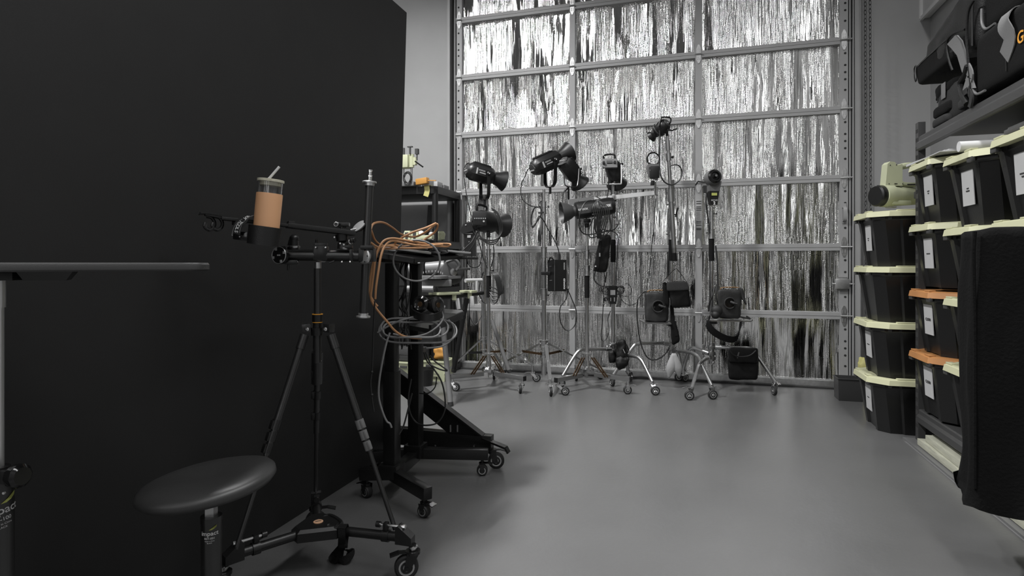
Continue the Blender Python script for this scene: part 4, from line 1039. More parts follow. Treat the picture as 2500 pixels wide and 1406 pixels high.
# pouch with a carabiner
pq = [PX(x, y, 1.29) for x, y in ((2232, 160), (2345, 125), (2242, 205), (2340, 190))]
pou = thing('camera_pouch', 'small black zip pouch with a carabiner jutting from the rack end', 'pouch', (1.4, 3.95, 2.06))
y0_, y1_ = PX(2340, 160, 1.29).y, PX(2235, 160, 1.29).y
zb_, zt_ = PX(2248, 203, 1.29).z, PX(2230, 162, 1.29).z
b = MB(); c8 = [V((x, y, z)) for z in (zb_ + .0, zt_) for y in (y0_, y1_) for x in (1.29, 1.50)]
for i in (2, 3): c8[i].y -= .04
for i in (6, 7): c8[i].y += .06
for i in (2, 3): c8[i].y += .03
for i in (0, 1): c8[i].z += .0
b.soft(c8, 10, 10, .004, 9, 3); b.build('bag_body', M['blackf'], pou, ang=1.0)
b = MB(); b.tube([(1.290, y0_ + .04, zt_ - .016), (1.289, (y0_ + y1_) / 2, zt_ - .018), (1.291, y1_ - .05, zt_ - .024), (1.31, y1_ - .035, zt_ - .03)], .0045, 6); b.build('zip', M['black'], pou)
p = PX(2235, 180, 1.29)
b = MB(); b.tube([p + V((0, -.012, .045)), p + V((0, .018, .040)), p + V((0, .022, .0)), p + V((0, .004, -.045)), p + V((0, -.016, -.040)), p + V((0, -.010, .0))], .0035, 6, True, 3); b.build('carabiner', M['blackm'], pou)
# rolled soft pouch beneath it
b = MB(); y0_, y1_ = PX(2325, 215, 1.30).y, PX(2262, 215, 1.30).y
r_ = thing('rolled_pouch', 'soft black rolled pouch with grey patch under the zip pouch', 'pouch', (1.4, (y0_ + y1_) / 2, 2.0))
c8 = [V((x, y, z)) for z in (PX(2290, 240, 1.3).z, PX(2290, 203, 1.3).z) for y in (y0_, y1_) for x in (1.31, 1.52)]
b.soft(c8, 10, 3.5, .018, 12, 6); b.build('bag_body', M['blackf'], r_, ang=1.5)
b = MB(); p = PX(2303, 222, 1.305); b.box(p, (.003, .055, .085), bev=.001); b.build('grey_patch', M['greyf'], r_)
# stacked lens pouch standing on the deck
y0_, y1_ = PX(2332, 280, 1.30).y, PX(2277, 280, 1.30).y
lp_ = thing('lens_pouch', 'upright black lens pouch with band and flap at the rack end', 'pouch', (1.42, (y0_ + y1_) / 2, ZS))
c8 = [V((x, y, z)) for z in (ZS, 2.02) for y in (y0_, y1_) for x in (1.31, 1.50)]
b = MB(); b.soft(c8, 10, 5, .006, 9, 8); b.build('bag_body', M['dgreyf'], lp_, ang=1.2)
b = MB(); zz = PX(2290, 268, 1.3).z; c8 = [V((x, y, z)) for z in (zz - .04, zz + .02) for y in (y0_ + .06, y1_ + .006) for x in (1.295, 1.40)]; b.soft(c8, 6, 6, .003, 9, 1); b.build('flap', M['blackf'], lp_)
b = MB(); zz = ZS + .03; c8 = [V((x, y, z)) for z in (ZS, ZS + .055) for y in (y0_ + .08, y1_ + .002) for x in (1.285, 1.40)]; b.soft(c8, 6, 4, .003, 9, 1); b.build('lower_flap', M['dgreyf'], lp_)
b = MB(); p = PX(2290, 245, 1.295); b.cyl(p + V((0, .01, -.012)), p + V((0, -.01, .012)), .003, seg=6); b.build('zip_pull', M['chrome'], lp_)
# second pouch beside it and the tangled grey mesh strap
y0_, y1_ = PX(2385, 250, 1.30).y, PX(2337, 250, 1.30).y
l2 = thing('lens_pouch', 'black lens pouch wedged between the rack-end pouch and the long bags', 'pouch', (1.42, (y0_ + y1_) / 2, ZS))
c8 = [V((x, y, z)) for z in (ZS, 2.03) for y in (y0_, y1_) for x in (1.31, 1.50)]
b = MB(); b.soft(c8, 10, 5, .006, 9, 12); b.build('bag_body', M['blackf'], l2, ang=1.2)
b = MB(); zz = PX(2345, 250, 1.3).z; b.soft([V((x, y, z)) for z in (zz - .035, zz + .015) for y in (y0_ + .03, y1_ + .004) for x in (1.295, 1.40)], 6, 6, .002, 9, 1); b.build('flap', M['dgreyf'], l2)
hs = thing('shoulder_harness', 'tangled grey mesh and black shoulder harness draped over the rack bags', 'harness', (1.28, 3.5, 1.9))
X_ = 1.262
g = lambda x, y, xx=X_: PX(x, y, xx)
b = MB(); b.prism([g(2312, 108), g(2332, 86), g(2344, 100), g(2356, 140), g(2368, 190), g(2376, 215), g(2366, 218), g(2348, 175), g(2336, 135), g(2322, 118)], (.012, 0, 0))
b.strap([g(2362, 165), g(2370, 185), g(2362, 205), g(2356, 225)], .05, .006, (0, 1, .3)); b.build('mesh_panel', M['greyf'], hs)
b = MB(); b.tube([g(2356, 72), g(2330, 80), g(2314, 96), g(2312, 118), g(2318, 150), g(2326, 172)], .006, 6); b.tube([g(2362, 255), g(2352, 235), g(2346, 205), g(2356, 185), g(2364, 160)], .016, 8)
b.tube([g(2378, 0, 1.27), g(2364, 30, 1.262), g(2360, 90, 1.262), g(2364, 150, 1.262), g(2370, 210, 1.262), g(2368, 255, 1.262)], .006, 6); b.build('black_strap', M['bagf'], hs)
b = MB(); b.strap([g(2352, 230), g(2366, 220), g(2372, 240), g(2368, 262)], .03, .01, (0, 1, .2)); b.build('shoulder_pad', M['dgreyf'], hs)

# wall fittings
b = MB(); b.box((XR - .012, 5.33 - .0, 2.62), (.02, .09, .14), bev=.003); p = PX(2260, 228, XR - .01)
wo = thing('wall_outlet', 'white outlet box on the right wall behind the rack bags', 'outlet', (XR, p.y, p.z)); b.bm.free()
b = MB(); b.box((XR - .015, p.y, p.z), (.03, .10, .14), bev=.003); b.build('box', M['white'], wo)
b = MB(); b.box((XR - .031, p.y, p.z), (.002, .06, .09)); b.build('face_plate', M['lgrey'], wo)
ws = PX(2262, 47, XR - .02)
wp = thing('wall_panel', 'white framed panel high on the right wall, cut by the top edge', 'panel', (XR - .02, ws.y - .5, ws.z))
b = MB(); b.box((XR - .03, ws.y - .55, ws.z + .55), (.05, 1.05, 1.1), bev=.004); b.build('panel_board', M['white'], wp)
b = MB(); b.bar((XR - .065, ws.y - .02, ws.z), (XR - .065, ws.y - 1.08, ws.z), .02, .03); b.bar((XR - .065, ws.y - .02, ws.z), (XR - .065, ws.y - .02, ws.z + 1.1), .03, .02); b.build('panel_frame', M['white'], wp)
b = MB(); b.cyl((XR - .03, ws.y + .07, ws.z + .10), (XR - .03, ws.y + .07, 4.9), .018, seg=10); b.cyl((XR - .03, ws.y + .07, ws.z + .06), (XR - .03, ws.y + .07, ws.z + .12), .03, seg=10)
tag(b.build('conduit', M['white']), 'thin white conduit running up the corner beside the wall panel', 'conduit')
# ================================================================ LIGHT STANDS by the foil door
def zt(py, t): return EYE + (HOR - py) / FPX * t
def new_stand(label, px, t, segs, collars=(), grips=(), knobs=(), name='light_stand', group=None):
    p = W(px, 645, t); r = thing(name, label, 'light stand', (p.x, p.y, 0), group)
    b = MB()
    for y0, y1, w_ in segs: b.cyl((p.x, p.y, zt(y1, t)), (p.x, p.y, zt(y0, t)), S(w_, t) / 2, seg=14)
    b.build('pole', M['chrome'], r)
    for y0, y1, w_ in collars:
        b = MB(); R_ = S(w_, t) / 2; z0, z1 = zt(y1, t), zt(y0, t)
        b.lathe((p.x, p.y, z0), UP, [(0, R_ * 1.08), (.006, R_ * 1.08), (.007, R_ * .95), ((z1 - z0) * .5, R_ * .92), ((z1 - z0) * .52, R_ * .99), (z1 - z0 - .006, R_ * .95), (z1 - z0 - .005, R_ * 1.08), (z1 - z0, R_ * 1.08)], 18); b.build('collar', M['steel'], r)
    for y0, y1, w_ in grips:
        b = MB(); b.cyl((p.x, p.y, zt(y1, t)), (p.x, p.y, zt(y0, t)), S(w_, t) / 2, seg=16); b.build('foam_grip', M['blackf'], r)
    for y, side in knobs:
        b = MB(); knob(b, (p.x, p.y, zt(y, t)), RIGHT * side - FWD * .3, .011, .035); b.build('locking_knob', M['blackm'] if side > 0 else M['steel'], r)
    return r, p
def tube_leg(r, pts, w_, foot, hd, rr=.037):
    "curved tubular leg ending on a caster; pts = (px,py,t)"
    P = [W(*q) for q in pts]; b = MB(); b.tube(P, w_, 10, smooth=6)
    b.cyl(P[0], P[0] + (P[1] - P[0]).normalized() * .05, w_ * 1.35, seg=12); lg = b.build('leg', M['steel'], r)
    e = P[-1]; fp = F(*foot)
    caster(r, (e.x, e.y, e.z), (fp.x, fp.y), r=rr, heading=hd, hubm=M['alu'])
def flat_leg(r, a, b_, foot, hd, w_=.022, h_=.012, mtl=None):
    b = MB(); b.bar(W(*a), W(*b_), w_, h_); b.build('leg', mtl or M['steel'], r); e = W(*b_); fp = F(*foot)
    caster(r, e, (fp.x, fp.y), r=.037, heading=hd, hubm=M['alu'])
def brace(r, a, b_, m='bronze', w_=.020):
    b = MB(); b.bar(W(*a), W(*b_), .006, w_); br = b.build('brace', M[m], r)
    b = MB(); e = W(*b_) - FWD * .008; b.lathe(e, -FWD, [(0, .006), (.004, .005)], 8); b.build('rivet', M['chrome'], br)

# --- rear-left stand with slanting legs
r, p = new_stand('tall chrome rolling stand at the left, behind the low-based stand', 1181, 5.35, [(555, 645, 8), (640, 840, 12), (830, 880, 9)], [(641, 671, 14), (822, 838, 15), (853, 866, 15)], (), [(660, 1)])
HL = RIGHT * -1; HR = RIGHT
fl1, fr1 = (1088, 925), (1310, 932)
flat_leg(r, (1174, 829, 5.33), (1092, 905, 5.25), fl1, RIGHT - FWD * .3)
flat_leg(r, (1190, 829, 5.34), (1300, 891, 5.30), fr1, RIGHT * -1 + FWD * .2)
flat_leg(r, (1184, 829, 5.38), (1222, 885, 5.62), (1224, 916), FWD)
brace(r, (1178, 860, 5.33), (1143, 861, 5.29), 'blackm'); brace(r, (1190, 860, 5.33), (1237, 856, 5.31))
# --- low box-legged stand
def low_stand(label, px, t, segs, col, gr, kn, hubpy, bars, diags, rear):
    r, p = new_stand(label, px, t, segs, col, gr, kn)
    zh = zt(hubpy, t)
    b = MB(); b.lathe((p.x, p.y, zh - .028), UP, [(0, .03), (.004, .055), (.03, .060), (.046, .045), (.05, .025)], 8); b.lathe((p.x, p.y, zh + .02), UP, [(0, .025), (.05, .022)], 14); b.build('hub', M['chrome'], r)
    b = MB(); b.lathe((p.x, p.y, zt(hubpy - 36, t)), UP, [(0, .012), (.0, .045), (.008, .045), (.012, .02)], 16); b.build('brace_ring', M['steel'], r)
    b = MB(); b.cyl((p.x, p.y, zh - .075), (p.x, p.y, zh - .02), .006); b.build('spigot', M['steel'], r)
    for a, e, foot, hd in bars:
        b = MB(); A, E_ = W(*a), W(*e); E_.z = A.z = (A.z + E_.z) / 2; b.bar(A, E_, .030, .036, bev=.002); bb = b.build('leg', M['steel'], r)
        b = MB(); u = (E_ - A).normalized(); b.bar(E_ - u * .004, E_ + u * .004, .032, .038); b.build('end_cap', M['black'], bb)
        fp = F(*foot); q = E_ - u * .025; caster(r, q - UP * .015, (fp.x, fp.y), r=.034, heading=hd, hubm=M['alu'])
    for a, e, m_ in diags:
        for k in (-1, 1):
            o = RIGHT * .010 * k; b = MB(); b.bar(W(*a) + o, W(*e) + o, .008, .010); b.build('brace', M[m_], r)
    return r
d1 = RIGHT * .9 - FWD * .2
low_stand('low-based chrome rolling stand at far left, black grip, box-section legs', 1193, 5.10, [(575, 655, 7), (650, 900, 9)], [(608, 628, 11), (650, 673, 14)], [(673, 726, 12)], [(660, 1)], 900,
    [((1180, 912, 5.06), (1098, 920, 4.92), (1113, 955), d1), ((1208, 914, 5.04), (1281, 922, 4.82), (1270, 960), FWD * -1 + RIGHT * .1), ((1195, 906, 5.15), (1206, 900, 5.46), (1206, 926), FWD)],
    [((1184, 869, 5.06), (1153, 914, 4.98), 'bronze'), ((1202, 869, 5.06), (1231, 915, 4.98), 'bronze')], None)
low_stand('low-based chrome stand carrying the horizontal strobe, bronze brace on its right', 1433, 5.02, [(552, 655, 7), (650, 900, 9)], [(610, 632, 12), (648, 673, 14)], [(673, 727, 12)], [(612, -1), (655, -1)], 900,
    [((1420, 912, 5.0), (1357, 932, 4.78), (1380, 965), RIGHT), ((1452, 910, 4.98), (1540, 930, 4.78), (1532, 962), RIGHT), ((1432, 906, 5.08), (1407, 902, 5.40), (1407, 930), FWD)],
    [((1424, 873, 4.98), (1402, 918, 4.90), 'bronze'), ((1447, 873, 4.98), (1481, 921, 4.86), 'bronze')], None)
# --- centre-left stand carrying the upward-tilted light
r, p = new_stand('tall chrome rolling stand under the upward-tilted light, power box clamped on', 1328, 5.18, [(462, 520, 7), (515, 610, 9), (605, 840, 11), (835, 915, 13)], [(492, 522, 12), (603, 629, 15), (704, 733, 16), (830, 847, 22), (857, 872, 18)], (), [(505, 1), (720, 1)])
flat_leg(r, (1320, 838, 5.16), (1232, 884, 5.50), (1226, 918), RIGHT)
flat_leg(r, (1337, 838, 5.16), (1462, 900, 5.40), (1466, 925), RIGHT)
flat_leg(r, (1333, 842, 5.12), (1343, 925, 4.78), (1345, 967), FWD * -1 + RIGHT * .06, w_=.028)
brace(r, (1322, 864, 5.15), (1274, 857, 5.30)); brace(r, (1336, 864, 5.14), (1378, 855, 5.26)); brace(r, (1330, 864, 5.10), (1338, 885, 4.93), 'steel')
# --- three stands with arched tubular legs
r, p = new_stand('chrome stand with arched legs holding the extended boom tube', 1497, 5.25, [(450, 540, 7), (535, 845, 9.5)], [(538, 562, 12), (562, 584, 13)], [(585, 640, 13)], [(548, 1)])
b = MB(); b.cyl((p.x, p.y, zt(885, 5.25)), (p.x, p.y, zt(838, 5.25)), .024, seg=16)
for y in (840, 855, 868): b.box((p.x, p.y, zt(y, 5.25)), (.06, .05, .03), axis=RIGHT, bev=.006)
b.build('leg_socket', M['steel'], r)
b = MB(); b.ball((p.x - .02, p.y - .04, zt(842, 5.25)), .018); b.ball((p.x - .05, p.y - .02, zt(846, 5.25)), .014); b.build('height_knob', M['chrome'], r)
tube_leg(r, [(1492, 852, 5.22), (1432, 852, 5.16), (1416, 855, 5.14), (1402, 870, 5.12), (1374, 917, 5.07)], .0145, (1370, 945), RIGHT)
tube_leg(r, [(1502, 866, 5.22), (1546, 869, 5.06), (1562, 876, 5.0), (1572, 890, 4.95), (1593, 933, 4.80)], .0145, (1600, 965), RIGHT)
tube_leg(r, [(1500, 845, 5.28), (1520, 856, 5.34), (1530, 880, 5.36), (1533, 905, 5.37)], .0145, (1540, 928), RIGHT * .6 + FWD)
r, p = new_stand('chrome stand with arched legs carrying the tilted boom pole and sandbags', 1639, 5.22, [(450, 560, 9), (555, 845, 9)], [(440, 485, 15), (535, 545, 12), (565, 585, 14)], [(585, 637, 13)], [(500, -1), (572, -1), (528, 1)])
b = MB(); b.cyl((p.x, p.y, zt(878, 5.22)), (p.x, p.y, zt(834, 5.22)), .022, seg=16)
for y in (838, 852): b.box((p.x, p.y, zt(y, 5.22)), (.055, .05, .032), axis=RIGHT, bev=.006)
b.build('leg_socket', M['steel'], r)
b = MB(); b.ball((p.x - .005, p.y - .035, zt(868, 5.22)), .018); b.ball((p.x, p.y, zt(884, 5.22)), .014); b.build('height_knob', M['chrome'], r)
tube_leg(r, [(1632, 838, 5.20), (1572, 838, 5.14), (1556, 840, 5.13), (1543, 850, 5.12), (1498, 914, 5.11)], .0145, (1495, 943), RIGHT * .3 - FWD)
tube_leg(r, [(1648, 855, 5.18), (1690, 862, 5.0), (1704, 872, 4.94), (1713, 890, 4.86), (1738, 942, 4.68)], .0145, (1740, 975), RIGHT + FWD * .1)
tube_leg(r, [(1643, 846, 5.26), (1655, 860, 5.30), (1660, 880, 5.32), (1662, 905, 5.33)], .0145, (1657, 930), RIGHT)
r, p = new_stand('rightmost chrome stand with arched legs, flash head on top', 1737, 5.05, [(505, 545, 7), (540, 850, 9.5)], [(515, 541, 11), (560, 583, 15)], [(583, 637, 13)], [(522, 1), (568, -1)])
b = MB(); b.cyl((p.x, p.y, zt(888, 5.05)), (p.x, p.y, zt(836, 5.05)), .024, seg=16)
for y in (848, 862, 874): b.box((p.x, p.y, zt(y, 5.05)), (.055, .05, .03), axis=RIGHT, bev=.006)
b.ball((p.x + .012, p.y - .02, zt(884, 5.05)), .014); b.build('leg_socket', M['steel'], r)
tube_leg(r, [(1730, 862, 5.05), (1697, 850, 5.12), (1688, 850, 5.14), (1680, 860, 5.16), (1668, 900, 5.2)], .0145, (1672, 932), RIGHT * .8 + FWD * .4)
tube_leg(r, [(1733, 872, 5.02), (1718, 879, 4.9), (1708, 888, 4.84), (1703, 902, 4.8), (1688, 950, 4.66)], .0145, (1683, 977), RIGHT * -1 + FWD * .1)
tube_leg(r, [(1746, 847, 5.04), (1790, 849, 5.0), (1830, 851, 4.97), (1848, 868, 4.95), (1893, 932, 4.86)], .0145, (1890, 965), FWD * -1 + RIGHT * .05)

# horizontal boom tube, tilted boom pole
P0, P1_ = W(1388, 494, 5.08), W(1604, 470, 5.16)
ba = thing('boom_tube', 'bright horizontal square tube held above the strobe', 'boom', (P0 + P1_) / 2)
b = MB(); b.bar(P0, P1_, S(9, 5.1), S(10, 5.1)); b.build('square_tube', M['white'], ba)
b = MB(); b.bar(P0, P0.lerp(P1_, .28), S(10.5, 5.1), S(13, 5.1)); b.build('outer_sleeve', M['steel'], ba)
b = MB(); b.cyl(P0 + UP * -.03, P0 + UP * .05, .010); b.cyl(P1_ - UP * .03, P1_ + UP * .05, .009); b.box(P0.lerp(P1_, .5) + V((0, .0, 0)), (.03, .05, .05), axis=RIGHT, bev=.004); b.build('end_stud', M['steel'], ba)
B0, B1 = W(1629, 330, 5.06), W(1648, 642, 5.10)
bp = thing('boom_pole', 'tilted telescopic chrome boom pole hung with a black sandbag', 'boom', B1)
bd_ = (B1 - B0); q = lambda k: B0 + bd_ * k
b = MB(); b.cyl(q(.0), q(.25), S(7, 5.1) / 2); b.cyl(q(.2), q(.5), S(9, 5.1) / 2); b.cyl(q(.48), q(.92), S(11, 5.1) / 2); b.build('pole', M['steel'], bp)
for k0, k1, w_ in ((.04, .12, 11), (.14, .20, 13), (.42, .52, 15)):
    b = MB(); b.lathe(q(k0), bd_, [(0, S(w_, 5.1) / 2), (bd_.length * (k1 - k0), S(w_, 5.1) / 2)], 18); b.build('collar', M['steel'], bp)
b = MB(); b.cyl(q(.88), q(.985), S(11, 5.1) / 2); b.build('end_grip', M['blackf'], bp)
b = MB(); b.torus(q(1.01), FWD, .012, .003, 14, 6); b.build('end_hook', M['chrome'], bp)
b = MB(); knob(b, q(.17), RIGHT, .018, .03); b.bar(q(.62), q(.62) + RIGHT * .04, .01, .012); b.bar(q(.62) + RIGHT * .035 + UP * -.004, q(.62) + RIGHT * .05 + UP * .06, .01, .012); b.build('t_handle', M['blackm'], bp)

# ================================================================ STUDIO LIGHTS
def studio_light(label, c, ax, L_, r, RL, RM, yoke=None, fins=True, tags=True, handle=False, sides=8, mt='black', up=None, cable=None, group='studio lights with reflectors', mouth_in=True, rm='black'):
    ax = V(ax).normalized(); root = thing('studio_light', label, 'studio light', c, group)
    side = ax.cross(UP).normalized(); upv = side.cross(ax)
    if side.dot(FWD) > 0: side = -side          # side that faces the camera
    c = V(c); b = MB(); loops = []
    def ring(d, k, kz=1.0): return [c + ax * d + (side * math.cos(2 * PI * (i + .5) / sides) + upv * kz * math.sin(2 * PI * (i + .5) / sides)) * r * k for i in range(sides)]
    for d, k in ((-.5, .62), (-.46, .78), (-.30, 1.0), (.30, 1.0), (.40, .92), (.5, .62)): loops.append(ring(d * L_, k))
    b.loft(loops); b.build('housing', M[mt], root)
    b = MB(); o = c + ax * L_ * .46
    prof = [(0, r * .60), (RL * .2, r * .68), (RL * .55, RM * .72), (RL * .85, RM * .93), (RL, RM), (RL + .004, RM * 1.02), (RL + .004, RM * .97)]
    if mouth_in: prof += [(RL * .8, RM * .88), (RL * .5, RM * .62), (.01, r * .5), (.009, .0)]
    b.lathe(o, ax, prof, 28, cap=not mouth_in); rf = b.build('reflector', M[rm], root)
    if fins:
        b = MB(); b.box(c + upv * r * .93 - ax * L_ * .02, (L_ * .62, r * .9, r * .22), ax, up=upv, bev=.002)
        for k in range(7): b.box(c + upv * r * 1.04 + ax * L_ * (-.28 + .09 * k), (.004, r * .8, .006), ax, up=upv)
        b.build('heat_sink', M['blackm'], root)
    b = MB(); rp = c - ax * L_ * .5
    b.lathe(rp, -ax, [(0, r * .6), (.006, r * .58), (.008, r * .5)], sides); rpn = b.build('rear_panel', M['dgrey'], root)
    b = MB()
    for k in range(4): b.cyl(rp - ax * .006 + side * r * (-.3 + .2 * k) - upv * r * .15, rp - ax * .014 + side * r * (-.3 + .2 * k) - upv * r * .15, r * .07, seg=8)
    b.build('button', M['lgrey'], rpn)
    if tags:
        o = c + side * (r * .925) - ax * L_ * .10
        xd = ax if ax.dot(RIGHT) > 0 else -ax
        b = MB(); b.box(o - xd * L_ * .14, (L_ * .055, .0012, r * .65), xd, up=upv); b.build('white_mark', M['lgrey'], root)
        text('GODOX', 'lettering', r * .20, o + xd * L_ * .03 + upv * r * .14 + side * .001, xd, upv, M['lgrey'], root, .03)
        b = MB(); b.box(o + xd * L_ * .07 - upv * r * .10, (L_ * .22, .0012, r * .10), xd, up=upv); b.build('white_mark', M['lgrey'], root)
    if handle:
        b = MB(); h0 = c + upv * r * .85 - ax * L_ * .45; h1 = c + upv * r * .85 + ax * L_ * .0
        b.tube([h0, h0 + upv * r * .55, h1 + upv * r * .55, h1], r * .12, 8, smooth=3); b.build('handle', M['blackm'], root)
    if yoke:
        hgt, dirv, wd = yoke; dirv = V(dirv).normalized(); pv = c + ax * L_ * .16; s2 = side * (r * 1.12)
        b = MB(); bot = pv + dirv * hgt
        b.strap([pv + s2 - dirv * .02, pv + s2 + dirv * hgt * .55, pv + s2 * .92 + dirv * hgt * .85, bot + s2 * .45, bot, bot - s2 * .45, pv - s2 * .92 + dirv * hgt * .85, pv - s2 + dirv * hgt * .55, pv - s2 - dirv * .02], wd, .006, ax - dirv * ax.dot(dirv), 5)
        b.cyl(bot, bot + dirv * .06, .011); yk = b.build('yoke', M['blackm'], root)
        b = MB(); b.lathe(pv + s2, side, [(0, .018), (.010, .018), (.016, .012)], 14); b.build('tilt_knob', M['blackm'], yk)
        b = MB(); b.cyl(pv + s2 + side * .016, pv + s2 + side * .018, .005, seg=10); b.build('knob_cap', M['white'], yk)
    if cable:
        b = MB(); b.tube(cable, .0042, 6); b.build('power_cable', M['cable'], root)
        b = MB(); e0_ = V(cable[0]); e1_ = V(cable[1]); b.cyl(e0_, e0_ + (e1_ - e0_).normalized() * .05, .010); b.build('cable_plug', M['black'], root)
    return root
T1 = 5.25
l1 = studio_light('studio light with flared reflector atop the far-left stand', W(1173, 424, T1), D(.90, -.22, .42), .26, .082, .11, .092, yoke=(.22, -UP, .03), cable=[W(1150, 408, T1), W(1142, 399, T1), W(1133, 412, T1), W(1134, 440, T1), W(1138, 470, T1), W(1145, 505, T1), W(1152, 530, T1), W(1158, 545, T1)])
b = MB(); b.box(W(1157, 409, T1 - .05), (.03, .006, .012), D(.9, .25, .4)); b.build('yellow_sticker', M['skin_y'], l1)
l2 = studio_light('studio light with rear control panel showing, wrapped in cables, on the low left stand', W(1184, 541, 5.1), D(.72, -.10, .68), .22, .092, .12, .105, handle=True, fins=False, tags=False, sides=20, cable=[W(1160, 528, 5.0), W(1152, 540, 5.0), W(1155, 562, 5.0), W(1168, 580, 5.0), W(1190, 590, 5.0), W(1215, 588, 5.0), W(1224, 560, 5.0), W(1216, 525, 5.0), W(1200, 512, 5.0)])
b = MB()
for k in range(6): b.cyl(W(1159 + 5.2 * k, 533, 4.95), W(1159 + 5.2 * k, 533, 4.94), .005, seg=8)
b.cyl(W(1181, 540, 4.95), W(1181, 540, 4.94), .008, seg=10); b.build('button', M['lgrey'], l2)
b = MB(); b.box(W(1171, 533, 4.965), (S(34, 5.0), .03, S(34, 5.0)), RIGHT, bev=.008); b.build('control_panel', M['black'], l2)
b = MB(); b.cyl(W(1193, 555, 5.1), W(1193, 580, 5.1), .014); b.build('mount', M['blackm'], l2)
T3 = 5.15
l3 = studio_light('studio light tilted upward on the power-box stand, reflector raised', W(1333, 398, T3), D(.80, .42, .40), .29, .080, .12, .095, yoke=(.225, -UP, .03), cable=[W(1305, 400, T3), W(1296, 404, T3), W(1284, 425, T3), W(1272, 455, T3), W(1275, 485, T3), W(1295, 502, T3), W(1318, 505, T3)])
l4 = studio_light('studio light pointing down to the right at the boom tube left end', W(1391, 414, 5.08), D(.55, -.62, .50), .21, .074, .07, .088, tags=False, handle=False, sides=6, cable=[W(1388, 455, 5.05), W(1376, 470, 5.05), W(1374, 500, 5.05), W(1383, 520, 5.05), W(1400, 505, 5.05), W(1412, 490, 5.05)])
b = MB(); b.tube([W(1378, 428, 5.0), W(1380, 452, 4.98), W(1400, 457, 4.97), W(1410, 452, 4.98), W(1414, 412, 5.02)], .006, 8, smooth=3); b.cyl(W(1388, 456, 5.05), W(1388, 490, 5.08), .008); b.build('yoke', M['blackm'], l4)
b = MB(); b.lathe(W(1374, 398, 5.02), D(-.4, .8, -.3), [(0, .045), (.006, .045)], 6); b.build('control_panel', M['grey'], l4)
b = MB(); knob(b, W(1414, 412, 5.0), RIGHT, .014, .01); b.build('tilt_knob', M['blackm'], l4)
l5 = studio_light('studio light with grey rear panel up and mouth down, atop the boom stand', W(1499, 416, 5.22), D(.28, -.62, .72), .17, .072, .08, .092, fins=False, tags=False, sides=12)
b = MB(); pn = D(-.1, .35, -.95); b.box(W(1488, 399, 5.12), (.02, S(38, 5.1), S(25, 5.1)), pn, bev=.006); pc_ = b.build('control_panel', M['grey'], l5)
b = MB()
for px, py in ((1474, 399), (1501, 398)): o = W(px, py, 5.11); b.cyl(o, o + pn * .02, .012, seg=12)
b.build('dial', M['blackm'], pc_)
b = MB(); b.box(W(1488, 395, 5.105), (.004, .05, .022), pn); b.build('display', M['dgrey'], pc_)
b = MB(); b.tube([W(1474, 388, 5.14), W(1475, 379, 5.14), W(1499, 377, 5.14), W(1502, 388, 5.14)], .008, 8, smooth=3); b.build('handle', M['blackm'], l5)
b = MB(); b.tube([W(1470, 404, 5.1), W(1471, 446, 5.08), W(1476, 449, 5.08), W(1512, 449, 5.08), W(1517, 444, 5.08), W(1517, 402, 5.12)], .006, 8, smooth=3); b.cyl(W(1497, 449, 5.1), W(1497, 452, 5.2), .01); b.build('yoke', M['steel'], l5)
b = MB(); knob(b, W(1514, 400, 5.12), RIGHT, .016, .012); b.build('tilt_knob', M['blackm'], l5)
b = MB(); b.tube([W(1483, 415, 5.0), W(1486, 440, 5.02), W(1484, 470, 5.05), W(1478, 488, 5.05), W(1455, 480, 5.05)], .0045, 6); b.build('power_cable', M['cable'], l5)
# horizontal strobe
a0, a1 = W(1403, 515, 4.98), W(1497, 502, 5.02); ax6 = (a1 - a0).normalized()
l6 = thing('strobe_light', 'long horizontal strobe with ribbed reflector facing left, lettering on its side', 'studio light', (a0 + a1) / 2)
b = MB(); Lq = (a1 - a0).length; R6 = S(43, 5) / 2
b.lathe(a0, ax6, [(0, R6 * .55), (.01, R6 * .95), (.03, R6), (Lq - .03, R6), (Lq - .02, R6 * .96), (Lq, R6 * .92)], 24); b.build('housing', M['black'], l6)
b = MB(); s6 = -FWD; b.box((a0 + a1) / 2 + s6 * R6 * .86 - UP * .006, (Lq * .86, .03, R6 * .85), ax6, bev=.003); sp6 = b.build('side_plate', M['dgrey'], l6)
oo = (a0 + a1) / 2 + s6 * (R6 * .86 + .0165)
text('GODOX', 'lettering', .022, oo - ax6 * .105 - UP * .002, ax6, UP, M['ink_w'], sp6, .02)
text('QT1200II', 'lettering', .030, oo + ax6 * .075, ax6, UP, M['ink_w'], sp6, .03)
b = MB(); b.box(oo + ax6 * .0 - UP * .052 - s6 * .02, (.05, .003, .010), ax6); b.build('white_mark', M['lgrey'], l6)
b = MB(); rr6 = S(26, 5)
prof = [(0, .045), (.03, .045)]
for k in range(8): f_ = k / 7; prof += [(.03 + .085 * f_, .052 + (rr6 - .052) * f_ ** .8), (.036 + .085 * f_, .054 + (rr6 - .054) * f_ ** .8)]
prof += [(.125, rr6 + .003), (.125, rr6 - .003), (.06, .06), (.02, .03), (.02, 0)]
b.lathe(a0 + ax6 * .01, -ax6, prof, 30, cap=False); b.build('reflector', M['dgrey'], l6)
b = MB()
for dy in (-12, -4, 4, 12): o = W(1500, 503 + dy * 1.1, 4.99); b.box(o, (.02, .016, .014), ax6, bev=.002)
b.bar(W(1497, 494, 5.0), W(1504, 489, 5.0), .02, .012); b.build('rear_socket', M['gloss'], l6)
b = MB(); b.box(W(1433, 539, 5.02), (.06, .04, .03), RIGHT, bev=.005); b.cyl(W(1433, 536, 5.02), W(1433, 556, 5.02), .020); knob(b, W(1433, 545, 4.99), -FWD, .012, .01); b.build('mount', M['blackm'], l6)
